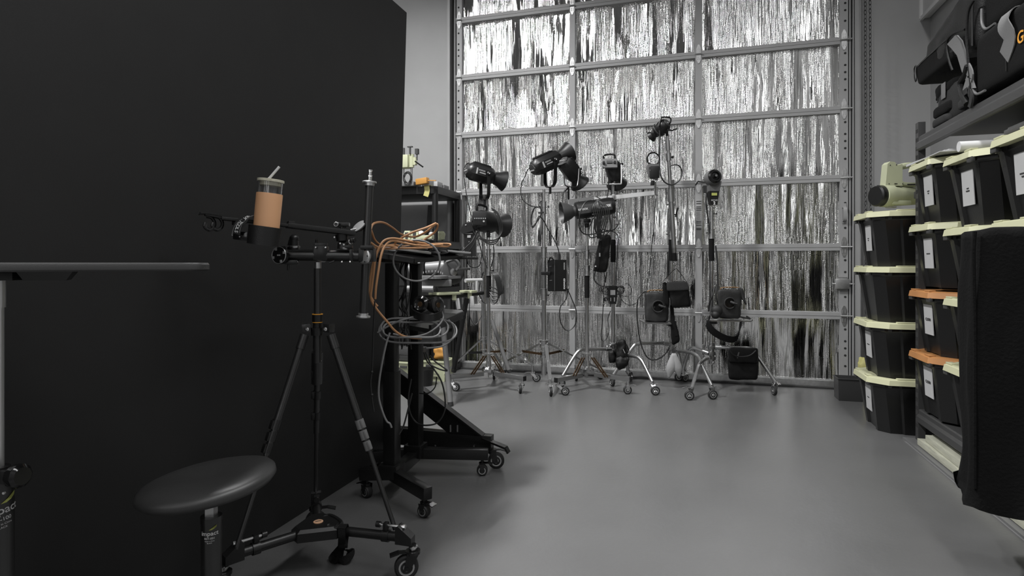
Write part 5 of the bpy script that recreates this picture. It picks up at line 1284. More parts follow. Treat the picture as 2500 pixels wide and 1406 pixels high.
# can light on the tilted boom
c7 = W(1615, 312, 5.06)
l7 = studio_light('small can light with a top handle on the tilted boom pole', c7, D(-.50, -.42, .60), .13, .058, .06, .05, fins=False, tags=False, sides=20, mouth_in=False)
b = MB(); b.tube([W(1609, 308, 5.0), W(1613, 291, 5.0), W(1618, 286, 5.0), W(1634, 287, 5.0), W(1638, 292, 5.0), W(1636, 300, 5.0), W(1632, 304, 5.02)], .007, 8, smooth=3); b.build('handle', M['blackm'], l7)
b = MB(); b.torus(c7 + D(-.5, -.42, .6) * .03, D(-.5, -.42, .6), .060, .005, 24, 6); b.build('band', M['dgrey'], l7)
b = MB(); b.bar(W(1628, 317, 5.0), W(1642, 319, 5.0), .018, .012); b.bar(W(1641, 319, 5.0), W(1653, 314, 5.0), .02, .01); b.cyl(W(1627, 312, 5.04), W(1629, 332, 5.06), .012); b.build('tilt_lever', M['blackm'], l7)
b = MB(); b.tube([W(1610, 318, 5.0), W(1611, 335, 5.0), W(1610, 375, 5.0), W(1610, 400, 5.02), W(1612, 425, 5.0), W(1622, 444, 5.0), W(1640, 451, 5.0), W(1657, 442, 5.0), W(1665, 425, 5.0), W(1660, 407, 5.0), W(1648, 402, 5.0), W(1636, 405, 5.02)], .006, 6); b.build('power_cable', M['cable'], l7)
# ring bracket head at the right end of the boom tube
rh = thing('ring_head', 'flash bracket with an open ring on top at the boom tube right end', 'flash head', W(1597, 440, 5.1))
b = MB(); b.torus(W(1595, 388, 5.08), D(.1, 0, -1), S(15.5, 5.08), .007, 30, 8); b.build('open_ring', M['blackm'], rh)
b = MB(); b.prism([W(1583, 400, 5.06), W(1610, 400, 5.06), W(1610, 430, 5.06), W(1606, 438, 5.06), W(1587, 430, 5.06), W(1583, 416, 5.06)], FWD * .06); b.build('body', M['grey'], rh)
b = MB(); b.box(W(1597, 421, 5.03), (S(22, 5), .06, S(30, 5)), RIGHT, bev=.006); b.box(W(1593, 447, 5.05), (.03, .04, .04), RIGHT, bev=.006); bx_ = b.build('battery_box', M['black'], rh)
b = MB(); b.box(W(1597, 415, 5.015), (.07, .004, .008), D(1, .04, 0)); b.build('white_mark', M['ink_w'], bx_)
b = MB(); b.prism([W(1591, 421, 5.015), W(1604, 421, 5.015), W(1601, 416, 5.015), W(1594, 416, 5.015)], -FWD * .003); b.build('yellow_sticker', M['ink_g'], bx_)
b = MB(); b.cyl(W(1599, 443, 5.1), W(1600, 476, 5.15), .010); b.build('stud', M['steel'], rh)
b = MB(); b.tube([W(1601, 485, 5.13), W(1598, 520, 5.13), W(1596, 560, 5.14), W(1591, 600, 5.15), W(1588, 640, 5.15), W(1583, 680, 5.15), W(1576, 710, 5.12)], .004, 6); b.build('power_cable', M['cable'], rh)
# flash head with round lens on the rightmost stand
fh = thing('flash_head', 'grey flash head with round black lens and battery atop the rightmost stand', 'flash head', W(1745, 470, 5.0))
ld = D(.15, .15, -1); lc = W(1746, 430, 4.96)
b = MB(); b.lathe(lc + ld * -.10, ld, [(0, .050), (.02, .064), (.07, .066), (.09, .060)], 28); b.build('body', M['grey'], fh)
b = MB(); b.lathe(lc + ld * -.01, ld, [(0, .058), (.012, .058), (.022, .046), (.022, .036), (.010, .034)], 28); b.lathe(lc + ld * .0, ld, [(0, .034), (.004, .030), (.006, .018), (.02, .016), (.021, .010)], 20); ln = b.build('lens_barrel', M['gloss'], fh)
b = MB(); b.lathe(lc + ld * .020, ld, [(0, .010), (.002, .009)], 14); b.build('glass', M['grey'], ln)
b = MB(); b.prism([W(1730, 440, 5.0), W(1762, 442, 5.0), W(1757, 468, 5.0), W(1733, 468, 5.0)], FWD * .07); b.build('neck', M['grey'], fh)
b = MB(); b.prism([W(1733, 466, 4.97), W(1756, 466, 4.97), W(1754, 483, 4.97), W(1751, 500, 4.97), W(1736, 500, 4.97), W(1733, 483, 4.97)], FWD * .06); bb_ = b.build('battery_box', M['black'], fh)
b = MB(); b.box(W(1744, 474, 4.965), (.045, .004, .022), RIGHT); b.build('yellow_sticker', M['ink_g'], bb_)
text('MOVE', 'lettering', .020, W(1744, 489, 4.966), RIGHT, UP, M['lgrey'], bb_, .02)
text('2', 'lettering', .036, W(1744, 496, 4.966), RIGHT, UP, M['ink_w'], bb_, .03)
b = MB(); b.bar(W(1703, 443, 4.96), W(1722, 446, 4.94), .018, .012); b.bar(W(1703, 444, 4.96), W(1698, 452, 4.96), .014, .01); b.box(W(1721, 462, 4.96), (.03, .03, .06), D(.3, 0, 1)); b.build('lever', M['blackm'], fh)
b = MB(); b.tube([W(1725, 470, 4.95), W(1724, 500, 4.95), W(1728, 530, 4.96), W(1733, 570, 4.98)], .006, 6); b.tube([W(1747, 600, 4.96), W(1751, 640, 4.95), W(1752, 690, 4.94), W(1756, 725, 4.92), W(1770, 750, 4.90), W(1790, 768, 4.88), W(1830, 778, 4.88), W(1822, 772, 4.9)], .007, 6)
b.tube([W(1744, 690, 4.96), W(1749, 700, 4.94), W(1748, 725, 4.92), W(1756, 748, 4.90), W(1775, 765, 4.88)], .006, 6); b.build('power_cable', M['cable'], fh)

# ================================================================ BOXES, BAGS AND CABLES ON THE STANDS
pb_ = thing('power_box', 'black power supply box with white lettering clamped to the centre-left stand', 'power box', W(1358, 712, 5.1))
fx_ = D(.92, 0, -.39); 
def quadbox(px0, px1, px2, y0, y1, t, d=.0):
    A_, B_, C_ = W(px0, y1, t + .10), W(px1, y1, t), W(px2, y1, t + .02)
    h_ = S(y1 - y0, t); return [A_, B_, C_, A_ + (C_ - B_)], h_
base, hh = quadbox(1337, 1354, 1383, 634, 711, 5.02)
b = MB(); b.loft([[p for p in base], [p + UP * hh for p in base]]); b.build('case', M['blackm'], pb_)
b = MB(); b.bar(base[1] + UP * .004, base[1] + UP * (hh - .004), .006, .006, up=FWD); b.build('edge_strip', M['dgrey'], pb_)
nn = (base[2] - base[1]).cross(UP).normalized(); nn = nn if nn.dot(FWD) < 0 else -nn
fc = base[1].lerp(base[2], .82)
text('GODOX', 'lettering', .016, fc + UP * hh * .80 + nn * .001, UP, nn.cross(UP), M['lgrey'], pb_, .02)
text('KNOWLED', 'lettering', .018, fc + UP * hh * .24 + nn * .001, UP, nn.cross(UP), M['ink_w'], pb_, .02)
b = MB()
for v_ in (.80, .35): o = base[0].lerp(base[1], .5) + UP * hh * v_; b.box(o, (.035, .010, .004), base[1] - base[0])
b.build('panel_line', M['grey'], pb_)
b = MB(); b.cyl(W(1365, 634, 5.06), W(1365, 620, 5.06), .012); b.tube([W(1365, 622, 5.06), W(1362, 606, 5.06), W(1350, 580, 5.08), W(1338, 560, 5.1), W(1328, 540, 5.1), W(1316, 528, 5.1), W(1309, 545, 5.1), W(1300, 555, 5.1), W(1297, 535, 5.1), W(1303, 510, 5.1), W(1320, 505, 5.1)], .005, 6)
b.tube([W(1380, 700, 5.06), W(1388, 712, 5.06), W(1396, 730, 5.06), W(1407, 760, 5.06), W(1405, 790, 5.06), W(1392, 805, 5.06), W(1378, 803, 5.06), W(1367, 780, 5.06), W(1368, 750, 5.06), W(1382, 730, 5.06), W(1387, 705, 5.06)], .005, 6); b.build('power_cable', M['cable'], pb_)
b = MB(); b.box(W(1332, 667, 5.1), (.08, .06, .03), RIGHT, bev=.004); b.build('mounting_clamp', M['blackm'], pb_); b = MB(); b.tube([W(1338, 640, 5.05), W(1345, 628, 5.0), W(1352, 636, 5.0)], .007, 6); b.build('side_handle', M['blackm'], pb_)
b = MB(); b.tube([W(1322, 490, 5.1), W(1315, 500, 5.08), W(1322, 515, 5.08), W(1318, 530, 5.08), W(1308, 545, 5.1), W(1299, 552, 5.1), W(1297, 530, 5.1), W(1306, 505, 5.08)], .005, 6); b.box(W(1321, 519, 5.06), (.05, .01, .014), D(1, .1, 0), bev=.002)
ct = tag(b.build('cable_tie_loop', M['cable']), 'looped black cable hung on the upward-tilted light stand', 'cable')

# ballast pack left of the far-left stands
bk = thing('battery_pack', 'upright black battery pack with angled top beside the far-left stands', 'battery pack', W(1152, 624, 5.2))
b = MB(); b.prism([W(1132, 560, 5.12), W(1161, 560, 5.12), W(1162, 625, 5.12), W(1134, 625, 5.12)], FWD * .12); b.prism([W(1123, 565, 5.1), W(1131, 546, 5.1), W(1150, 542, 5.1), W(1158, 548, 5.1), W(1158, 562, 5.1), W(1130, 571, 5.1)], FWD * .13); b.build('case', M['black'], bk)
b = MB(); b.box(W(1144, 570, 5.115), (.07, .004, .006), RIGHT); b.box(W(1145, 577, 5.115), (.030, .004, .022), RIGHT); b.box(W(1137, 549, 5.095), (.012, .004, .008), D(1, .4, 0)); b.box(W(1145, 590, 5.115), (.008, .004, .004), RIGHT); b.build('white_mark', M['lgrey'], bk)
b = MB(); b.bar(W(1120, 630, 5.12), W(1166, 631, 5.12), .12, .02, bev=.003); b.cyl(W(1151, 612, 5.05), W(1151, 630, 5.05), .005); b.build('support_plate', M['blackm'], bk)
b = MB(); b.tube([W(1126, 616, 5.0), W(1140, 602, 5.0), W(1152, 590, 5.0), W(1162, 572, 5.02), W(1170, 560, 5.02)], .006, 6); b.tube([W(1142, 618, 5.02), W(1156, 598, 5.0), W(1164, 580, 5.0), W(1172, 572, 5.0)], .006, 6)
b.tube([W(1141, 635, 5.1), W(1145, 648, 5.1), W(1160, 653, 5.1), W(1172, 645, 5.1), W(1176, 620, 5.1), W(1172, 600, 5.1), W(1165, 580, 5.1)], .004, 6); b.tube([W(1151, 630, 5.08), W(1151, 690, 5.08), W(1146, 740, 5.08), W(1148, 775, 5.08), W(1162, 792, 5.08), W(1176, 770, 5.1)], .004, 6); b.build('power_cable', M['cable'], bk)
rng = random.Random(3)
cb = MB()
for k in range(3):
    cb.tube([W(1168 + rng.uniform(-4, 4), 560, 5.0), W(1172, 578 + rng.uniform(-3, 3), 4.98), W(1190, 586 + k * 4, 4.97), W(1212, 584 + k * 4, 4.98), W(1226 - k * 3, 565, 5.0), W(1224 - k * 4, 540, 4.99), W(1214 - k * 3, 518, 5.0), W(1200, 508, 5.0)], .0055, 6)
tag(cb.build('cable_coil', M['cable']), 'coil of black cable wrapped over the light with the control panel', 'cable')
cb = MB()
for k in range(5):
    cb.tube([W(1196 + k * 2, 664, 5.05), W(1206 + k * 3, 672, 5.0), W(1214 + k * 3.5, 700 + k * 3, 4.99), W(1216 + k * 2, 730 - k * 4, 5.0), W(1204, 742 - k * 10, 5.0), W(1196, 725 - k * 6, 5.03)], .005, 6)
cb.tube([W(1180, 664, 5.15), W(1172, 690, 5.1), W(1170, 715, 5.1), W(1178, 735, 5.1), W(1186, 740, 5.1)], .006, 6); cb.tube([W(1172, 600, 5.05), W(1180, 630, 5.05), W(1190, 655, 5.05)], .005, 6); cb.tube([W(1204, 596, 5.0), W(1206, 620, 5.0), W(1200, 650, 5.05)], .005, 6)
tag(cb.build('cable_coil', M['cable']), 'hanging loops of black cable at mid height on the low left stand', 'cable')
# cable tangle over the strobe and black pouch hanging below it
cb = MB(); rng = random.Random(5)
cb.tube([W(1452, 490, 4.90), W(1432, 492, 4.88), W(1420, 510, 4.86), W(1414, 535, 4.86), W(1416, 560, 4.88), W(1430, 572, 4.9), W(1455, 570, 4.9), W(1480, 565, 4.9), W(1500, 560, 4.92), W(1509, 545, 4.95), W(1505, 532, 4.97), W(1496, 530, 4.98)], .005, 6)
for k in range(9):
    x = 1452 + k * 4.5; cb.tube([W(1458 + rng.uniform(-3, 3), 487, 4.9), W(x - 4, 505, 4.87), W(x, 530, 4.87), W(x - 3 + rng.uniform(-6, 6), 560, 4.89), W(1464 + rng.uniform(-6, 6), 582, 4.92), W(1456 + rng.uniform(-4, 10), 560, 4.93), W(1454 + k * 2, 520, 4.92)], .0048, 5)
cb.tube([W(1436, 560, 4.92), W(1443, 545, 4.92), W(1449, 532, 4.95)], .005, 5); cb.tube([W(1436, 570, 4.92), W(1442, 580, 4.92), W(1455, 578, 4.92), W(1463, 572, 4.92)], .005, 5)
tag(cb.build('cable_tangle', M['cable']), 'tangle of black cables draped over the horizontal strobe', 'cable')
hp_ = thing('hanging_pouch', 'long crumpled black pouch hanging below the horizontal strobe', 'pouch', W(1475, 662, 5.05))
def px8(pts, t, dt): return [W(x, y, t) for x, y in pts], [W(x, y, t + dt) for x, y in pts]
def softquad(bl, br, tl, tr_, t, dt): return [W(*bl, t), W(*br, t), W(*bl, t + dt), W(*br, t + dt), W(*tl, t), W(*tr_, t), W(*tl, t + dt), W(*tr_, t + dt)]
b = MB(); b.soft(softquad((1450, 662), (1482, 665), (1464, 578), (1492, 575), 4.98, .09), 12, 6, .02, 14, 2); b.build('bag_body', M['bagf'], hp_, ang=1.2)
b = MB(); b.soft(softquad((1448, 662), (1462, 664), (1462, 588), (1470, 588), 4.94, .04), 8, 6, .008, 14, 7); b.build('side_pocket', M['blackf'], hp_)
b = MB(); b.cyl(W(1454, 650, 4.94), W(1454, 650, 4.93), .007, seg=10); b.box(W(1464, 622, 4.935), (.012, .004, .03), RIGHT); b.build('metal_snap', M['chrome'], hp_)
cb = MB(); cb.tube([W(1453, 662, 5), W(1450, 680, 5), W(1458, 692, 5), W(1468, 698, 5)], .006, 6); cb.tube([W(1474, 664, 5), W(1478, 680, 5), W(1474, 700, 5), W(1473, 740, 5.02), W(1470, 790, 5.02), W(1468, 825, 5.02), W(1475, 832, 5.02), W(1484, 820, 5.02), W(1487, 805, 5.02), W(1484, 780, 5.05), W(1490, 760, 5.08)], .004, 6)
cb.tube([W(1482, 664, 5), W(1478, 690, 5.02)], .004, 6); cb.build('cord', M['cable'], hp_)
rc_ = thing('receiver_pack', 'small black pack with grey screen strapped to the boom stand among wires', 'pack', W(1496, 740, 5.15))
b = MB(); b.prism([W(1486, 698, 5.1), W(1507, 698, 5.1), W(1507, 724, 5.1), W(1504, 742, 5.1), W(1489, 742, 5.1), W(1485, 724, 5.1)], FWD * .08); b.build('case', M['black'], rc_)
b = MB(); b.box(W(1496, 714, 5.095), (S(12, 5.1), .004, S(12, 5.1)), RIGHT); b.box(W(1491, 731, 5.095), (.006, .004, .03), RIGHT); b.box(W(1500, 731, 5.095), (.008, .004, .035), RIGHT); b.build('screen', M['lgrey'], rc_)
cb = MB(); rng = random.Random(9)
for c_, R_ in (((1477, 708), 9), ((1514, 706), 8), ((1480, 732), 5)):
    for k in range(4):
        o = W(c_[0] + rng.uniform(-3, 3), c_[1] + rng.uniform(-3, 3), 5.08 + .02 * k); cb.tube(coil(o, D(.3, .1, 1), S(R_ + rng.uniform(-2, 2), 5.1), 1.0, 0, .004, rng.uniform(.6, 1.3), rng), .003, 5, True)
cb.tube([W(1507, 700, 5.08), W(1530, 692, 5.06), W(1541, 705, 5.06), W(1536, 722, 5.06), W(1520, 722, 5.06), W(1508, 716, 5.06)], .003, 5); cb.tube([W(1510, 715, 5.06), W(1520, 735, 5.06), W(1535, 745, 5.05), W(1550, 742, 5.05), W(1558, 735, 5.05)], .003, 5); cb.tube([W(1516, 712, 5.07), W(1516, 745, 5.07)], .004, 5)
tag(cb.build('wire_bundle', M['cable']), 'bundle of thin black wires around the small receiver pack', 'cable')
b = MB(); b.tube([W(1470, 560, 5.1), W(1505, 570, 5.15), W(1508, 600, 5.18), W(1506, 640, 5.2), W(1503, 700, 5.2)], .004, 5); tag(b.build('thin_cable', M['cable']), 'thin loose cord running down the boom stand', 'cable')

# power pack bags and sandbags
def pack(label, bl, br, tl, tr_, t, dt, hole, hr, hcol):
    r = thing('power_pack_bag', label, 'power pack', W((bl[0] + br[0]) / 2, bl[1], t + dt / 2), 'square soft power packs on stand plates')
    b = MB(); b.soft(softquad(bl, br, tl, tr_, t, dt), 14, 9, .008, 12, hole[0]); b.build('bag_body', mat('pack_vinyl', .017, .6, bump=.2, bs=30) if 'pack_vinyl' not in bpy.data.materials else bpy.data.materials['pack_vinyl'], r, ang=1.2)
    b = MB(); o = W(*hole, t - .012); b.torus(o, FWD, hr, .006, 24, 8); b.build('port_rim', M['dgreyf'], r)
    b = MB(); b.lathe(o + FWD * .014, -FWD, [(0, hr), (.006, hr * .96)], 22); b.build('cable_port', M['gloss'], r)
    b = MB(); b.cyl(W(hole[0] + 2, hole[1] - 3, t - .015), W(hole[0] + 12, hole[1] + 1, t - .04), .012); b.cyl(W(hole[0] + 10, hole[1], t - .04), W(hole[0] + 18, hole[1] + 2, t - .05), .008); b.build('connector', M['rubber'], r)
    x0, x1 = tl[0] + 8, tr_[0] - 6; y = tl[1]
    b = MB(); b.tube([W(x0, y + 3, t + dt * .5), W(x0 + 3, y - 4, t + dt * .5), W(x1 - 3, y - 4, t + dt * .5), W(x1, y + 3, t + dt * .5)], .0045, 8, smooth=3); b.build('carry_handle', M['bronze'] if 0 else mat('orange_trim', (.22, .12, .045), .5) if 'orange_trim' not in bpy.data.materials else bpy.data.materials['orange_trim'], r, 'orange-edged top handle')
    return r
p1 = pack('square soft power pack with round port, left of the hanging sandbag', (1575, 783), (1632, 785), (1574, 713), (1633, 713), 5.02, .15, (1607, 748), S(14, 5.0), None)
b = MB(); b.tube([W(1578, 712, 5.05), W(1568, 716, 5.03), W(1558, 730, 5.02), W(1555, 760, 5.02), W(1558, 800, 5.02), W(1565, 840, 5.02), W(1580, 872, 5.02), W(1600, 878, 5.02), W(1620, 868, 5.05), W(1634, 850, 5.1)], .006, 6); b.build('power_cable', M['cable'], p1)
p2 = pack('square soft power pack with flap and round port on the rightmost stand plate', (1752, 776), (1808, 778), (1752, 706), (1812, 706), 4.85, .15, (1782, 740), S(13, 4.9), None)
b = MB(); b.soft(softquad((1806, 722), (1824, 750), (1800, 702), (1814, 704), 4.86, .12), 8, 5, .01, 12, 3); b.build('side_flap', M['lgreyf'] if 0 else M['dgreyf'], p2)
b = MB(); b.tube([W(1745, 700, 4.9), W(1740, 720, 4.88), W(1732, 740, 4.9), W(1730, 760, 4.92)], .007, 6); b.ball(W(1750, 758, 4.83), .045, (1, .6, 1)); b.ball(W(1747, 768, 4.83), .035); b.build('connector', M['rubber'], p2)
for (px0, px1, py, t, label) in ((1560, 1645, 787, 5.0, 'flat steel support plate under the left power pack'), (1722, 1838, 781, 4.86, 'flat steel support plate under the right power pack')):
    sp1 = thing('support_plate', label, 'plate', W((px0 + px1) / 2, py, t + .08), 'flat support plates on the stands')
    b = MB(); b.prism([W(px0, py - 8 if px0 < 1600 else py - 3, t + .14), W(px0 + 15, py + 1, t - .02), W(px1 - 6, py + 2, t - .02), W(px1, py - 1, t + .14)], -UP * .010); b.build('plate', M['steel'], sp1)
    b = MB(); cx = 1639 if px0 < 1600 else 1737; tt = 5.22 if px0 < 1600 else 5.05; b.box(W(cx, py + 2, tt - .01), (.07, .08, .05), RIGHT, bev=.008); b.build('plate_clamp', M['dgrey'], sp1)
# hanging sandbag
hb_ = thing('sandbag', 'black sandbag hanging by a strap from the boom pole end', 'sandbag', W(1660, 750, 4.98), 'black sandbags on the stands')
b = MB(); b.soft(softquad((1640, 750), (1690, 750), (1628, 687), (1678, 687), 4.92, .10), 14, 7, .010, 10, 4); b.build('bag_body', M['bagf'], hb_, ang=1.2)
b = MB(); b.soft(softquad((1628, 711), (1683, 708), (1628, 688), (1679, 687), 4.905, .03), 8, 8, .003, 10, 4); b.build('flap', M['dgreyf'], hb_)
b = MB(); b.strap([W(1618, 688, 4.95), W(1636, 668, 4.96), W(1648, 657, 4.97), W(1652, 656, 4.97), W(1663, 670, 4.96), W(1678, 690, 4.95)], .028, .004, FWD + RIGHT * .3); b.soft(softquad((1622, 742), (1634, 752), (1616, 690), (1634, 688), 4.95, .08), 8, 5, .006, 10, 4); b.build('hanging_strap', M['blackf'], hb_)
b = MB(); b.torus(W(1627, 687, 4.93), RIGHT, .012, .003, 12, 5); b.build('metal_ring', M['chrome'], hb_)
b = MB(); b.soft(softquad((1640, 843), (1662, 830), (1636, 770), (1642, 765), 5.0, .05), 8, 6, .01, 10, 6); b.strap([W(1640, 745, 5.0), W(1644, 790, 5.0), W(1652, 820, 5.0)], .03, .004, RIGHT); tag(b.build('loose_bag_strap', M['blackf']), 'black strap end hanging below the hanging sandbag', 'strap')
# broad shoulder strap under the right plate
b = MB(); b.strap([W(1733, 772, 4.84), W(1729, 790, 4.83), W(1738, 806, 4.82), W(1758, 820, 4.82), W(1780, 828, 4.82), W(1796, 826, 4.83), W(1805, 808, 4.84), W(1809, 785, 4.85)], .055, .008, D(.1, .9, -.35)); tag(b.build('shoulder_strap', M['blackf']), 'wide padded black shoulder strap looped below the right plate', 'strap')
# grey water bag pair
for i, q in enumerate((((1631, 920), (1660, 905), (1636, 865), (1646, 862)), ((1653, 918), (1666, 915), (1644, 865), (1656, 868)))): pass
gb_ = thing('water_weight', 'pale grey double weight bag draped at the base of the boom pole stand', 'weight bag', W(1645, 925, 5.0))
b = MB()
for cx, x0, x1, yb_, sd_ in ((1637, 1620, 1646, 925, 1), (1658, 1646, 1672, 922, 2)):
    vs = []; n = 14; rows = 9; fs = []
    for r_ in range(rows + 1):
        v = r_ / rows; y = 862 + (yb_ - 862) * v; wv = math.sin(min(1, v * 1.25 + .22) * PI * .5) * (1 - max(0, v - .62) / .38 * .93)
        hw = (x1 - x0) / 2 * wv; xm = (x0 + x1) / 2 * v + 1645 * (1 - v)
        for k in range(n):
            a = 2 * PI * k / n; o = W(xm, y, 5.02); vs.append(o + RIGHT * S(hw, 5.0) * math.cos(a) + FWD * S(hw, 5.0) * .55 * math.sin(a) * (1 + .15 * noise.noise(o * 20)))
    for r_ in range(rows):
        for k in range(n): k2 = (k + 1) % n; fs.append((r_ * n + k, r_ * n + k2, (r_ + 1) * n + k2, (r_ + 1) * n + k))
    fs += [tuple(range(n)), tuple(rows * n + k for k in range(n))]; b.put(vs, fs)
b.build('bag_body', M['lgreyf'], gb_, ang=1.5)
# black satchel bag at the right
s1 = thing('sandbag', 'square black sandbag with flap hanging on the rightmost stand leg near the floor', 'sandbag', W(1815, 928, 4.9), 'black sandbags on the stands')
b = MB(); b.soft(softquad((1778, 926), (1851, 928), (1778, 848), (1850, 850), 4.84, .12), 14, 9, .010, 10, 7); b.build('bag_body', M['blackf'], s1, ang=1.2)
b = MB(); b.soft(softquad((1778, 884), (1850, 886), (1777, 847), (1851, 849), 4.825, .05), 10, 9, .004, 10, 7); b.tube([W(1782, 853, 4.81), W(1790, 866, 4.80), W(1806, 871, 4.80), W(1830, 868, 4.80), W(1845, 856, 4.81)], .007, 6); b.build('flap', M['bagf'], s1)
b = MB(); b.box(W(1802, 867, 4.80), (.008, .008, .05), D(1, -.3, 0)); b.build('buckle', M['dgrey'], s1)
# draped black sandbag on the centre stand
s2 = thing('sandbag', 'crumpled black sandbag slung over the legs of the boom tube stand', 'sandbag', W(1512, 905, 5.1), 'black sandbags on the stands')
b = MB(); b.soft(softquad((1502, 893), (1534, 885), (1504, 832), (1528, 828), 5.06, .12), 12, 4.5, .03, 11, 8); b.soft(softquad((1508, 906), (1532, 896), (1500, 868), (1538, 868), 5.04, .10), 12, 4, .02, 11, 9)
b.soft(softquad((1488, 886), (1504, 880), (1484, 856), (1500, 856), 5.12, .06), 8, 4, .02, 11, 5); b.build('bag_body', M['bagf'], s2, ang=1.5)
b = MB(); b.bar(W(1521, 852, 5.03), W(1526, 862, 5.03), .006, .004); b.build('metal_ring', M['lgrey'], s2)
# ================================================================ ROLLING TABLE beside the backdrop
c1, c2 = W(957, 645, 2.66), W(1015, 645, 2.95)
rt = thing('rolling_table', 'black rolling table on two thick columns behind the tripod, heaped with cables', 'table', ((c1.x + c2.x) / 2, (c1.y + c2.y) / 2, 0))
for c, y0, w_ in ((c1, 1150, 32), (c2, 1100, 29)):
    t = 2.66 if c is c1 else 2.95; b = MB(); w2 = S(w_, t)
    b.box((c.x, c.y, (1.055 + .10) / 2), (w2 * .8, w2 * .8, .955), bev=.004); cm = b.build('column', M['blackm'], rt)
    b = MB(); zc_ = W(0, 905 if c is c1 else 840, t).z; b.box((c.x, c.y, zc_ / 2 + .05), (w2 * 1.0, w2 * 1.0, zc_ - .1), bev=.004); b.box((c.x, c.y, .13), (.09, .09, .06), bev=.006); b.build('outer_column', M['blackm'], cm)
def foot(c, e, h=.115):
    b = MB(); a_ = V((c.x, c.y, h)); e_ = V((e[0], e[1], h - .01)); b.bar(a_, e_, .042, .052, bev=.003); b.build('foot_beam', M['blackm'], rt)
    u = (e_ - a_).normalized(); q = e_ - u * .03
    caster(rt, (q.x, q.y, h - .03), (q.x, q.y), r=.027, wid=.03, heading=(u + RIGHT * .8), fork=M['gloss'], hubm=M['alu'], lever=True)
k1, k2, k3 = F(1045, 1268), F(880, 1213), F(1192, 1160)
foot(c1, k1); foot(c1, k2); foot(c2, k3); foot(c2, (-1.50, 2.60))
b = MB(); b.bar((c1.x, c1.y, .105), (c2.x, c2.y, .105), .05, .05, bev=.003); b.build('cross_beam', M['blackm'], rt)
A_, B_, C_, D_ = W(926, 617, 2.50), W(1009, 630, 2.58), W(1134, 622, 3.10), W(1040, 610, 3.10)
b = MB(); b.loft([[p - UP * .020 for p in (A_, B_, C_, D_)], [p - UP * .002 for p in (A_, B_, C_, D_)]])
b.bar(B_ - UP * .012, C_ - UP * .012, .012, .016); b.bar(A_ - UP * .012, B_ - UP * .012, .012, .020)
b.bar(W(930, 634, 2.7), W(1010, 640, 2.9), .05, .02); b.build('table_top', M['blackm'], rt)
b = MB(); b.bar(W(1098, 630, 3.1), W(1167, 630, 3.1), .09, .012, bev=.003); b.build('side_extension', M['black'], rt)
b = MB(); q = [W(985, 792, 2.75), W(1050, 803, 2.72), W(1131, 768, 3.2), W(1060, 762, 3.25)]
b.loft([[p - UP * .02 for p in q], q]); b.bar(q[1] + UP * .008, q[2] + UP * .008, .012, .02); b.build('lower_tray', M['black'], rt)
b = MB(); b.box(W(1000, 775, 2.88), (.10, .08, .02), RIGHT); b.build('tray_bracket', M['blackm'], rt)
# flat boards and closed laptops heaped on the table
zt0 = W(980, 606, 2.7).z
cen = (A_ + B_ + C_ + D_) / 4
for i, (px0, py0, px1, py1, dt, wd, th, m_, lb_) in enumerate((
    (945, 609, 1065, 617, 0, .10, .008, 'grey', 'long flat grey bar lying at the front edge of the rolling table'),
    (1040, 609, 1130, 618, .25, .16, .008, 'lgrey', 'pale flat tablet overhanging the rear corner of the rolling table'),
    (960, 603, 1075, 606, .15, .14, .012, 'dgrey', 'dark closed laptop buried under the orange cable'))):
    t0_ = 2.66 + dt; b = MB(); b.bar(W(px0, py0, t0_), W(px1, py1, t0_ + .12), wd, th, bev=.001)
    tag(b.build('flat_board', M[m_]), lb_, 'board')
b = MB(); b.box(W(1035, 603, 2.72), (.035, .03, .022), RIGHT, bev=.003); b.box(W(1035, 603, 2.70), (.018, .004, .012), RIGHT); tag(b.build('cable_adapter', M['lgrey']), 'small pale connector block among the cables on the rolling table', 'adapter')
# orange tether cable heap
oc = MB(); r_ = .0048; w_ = lambda x, y, t=2.6: W(x, y, t)
oc.tube([w_(905, 560, 2.35), w_(912, 546, 2.4), w_(935, 543, 2.5), w_(958, 556, 2.6), w_(980, 572, 2.7), w_(1012, 578, 2.75), w_(1040, 566, 2.72), w_(1062, 548, 2.7), w_(1069, 550, 2.7), w_(1062, 566, 2.72), w_(1040, 582, 2.72), w_(1025, 590, 2.7), w_(1005, 588, 2.68)], r_, 7)
oc.tube([w_(900, 545, 2.4), w_(907, 565, 2.4), w_(915, 585, 2.45), w_(930, 598, 2.5), w_(960, 604, 2.6), w_(1000, 600, 2.65), w_(1040, 596, 2.7), w_(1090, 595, 2.75), w_(1100, 598, 2.75), w_(1088, 602, 2.75), w_(1050, 600, 2.68), w_(1000, 604, 2.6), w_(960, 598, 2.52), w_(935, 603, 2.48), w_(912, 605, 2.45)], r_, 7)
oc.tube([w_(960, 602, 2.55), w_(968, 590, 2.52), w_(985, 578, 2.5), w_(1010, 566, 2.5), w_(1040, 556, 2.5), w_(1064, 545, 2.55)], r_, 7)
oc.tube([w_(1062, 598, 2.6), w_(1020, 592, 2.5), w_(985, 586, 2.45), w_(960, 582, 2.42), w_(940, 586, 2.4), w_(928, 600, 2.38), w_(918, 625, 2.37), w_(913, 660, 2.36), w_(908, 700, 2.36), w_(906, 730, 2.36), w_(920, 755, 2.37), w_(945, 785, 2.38), w_(965, 808, 2.40), w_(990, 822, 2.42), w_(1030, 826, 2.44)], r_, 7)
oc.tube([w_(1080, 597, 2.65), w_(1030, 600, 2.5), w_(990, 594, 2.45), w_(958, 588, 2.42), w_(940, 600, 2.39), w_(930, 625, 2.36), w_(924, 660, 2.34), w_(918, 700, 2.33), w_(916, 730, 2.33)], r_, 7)
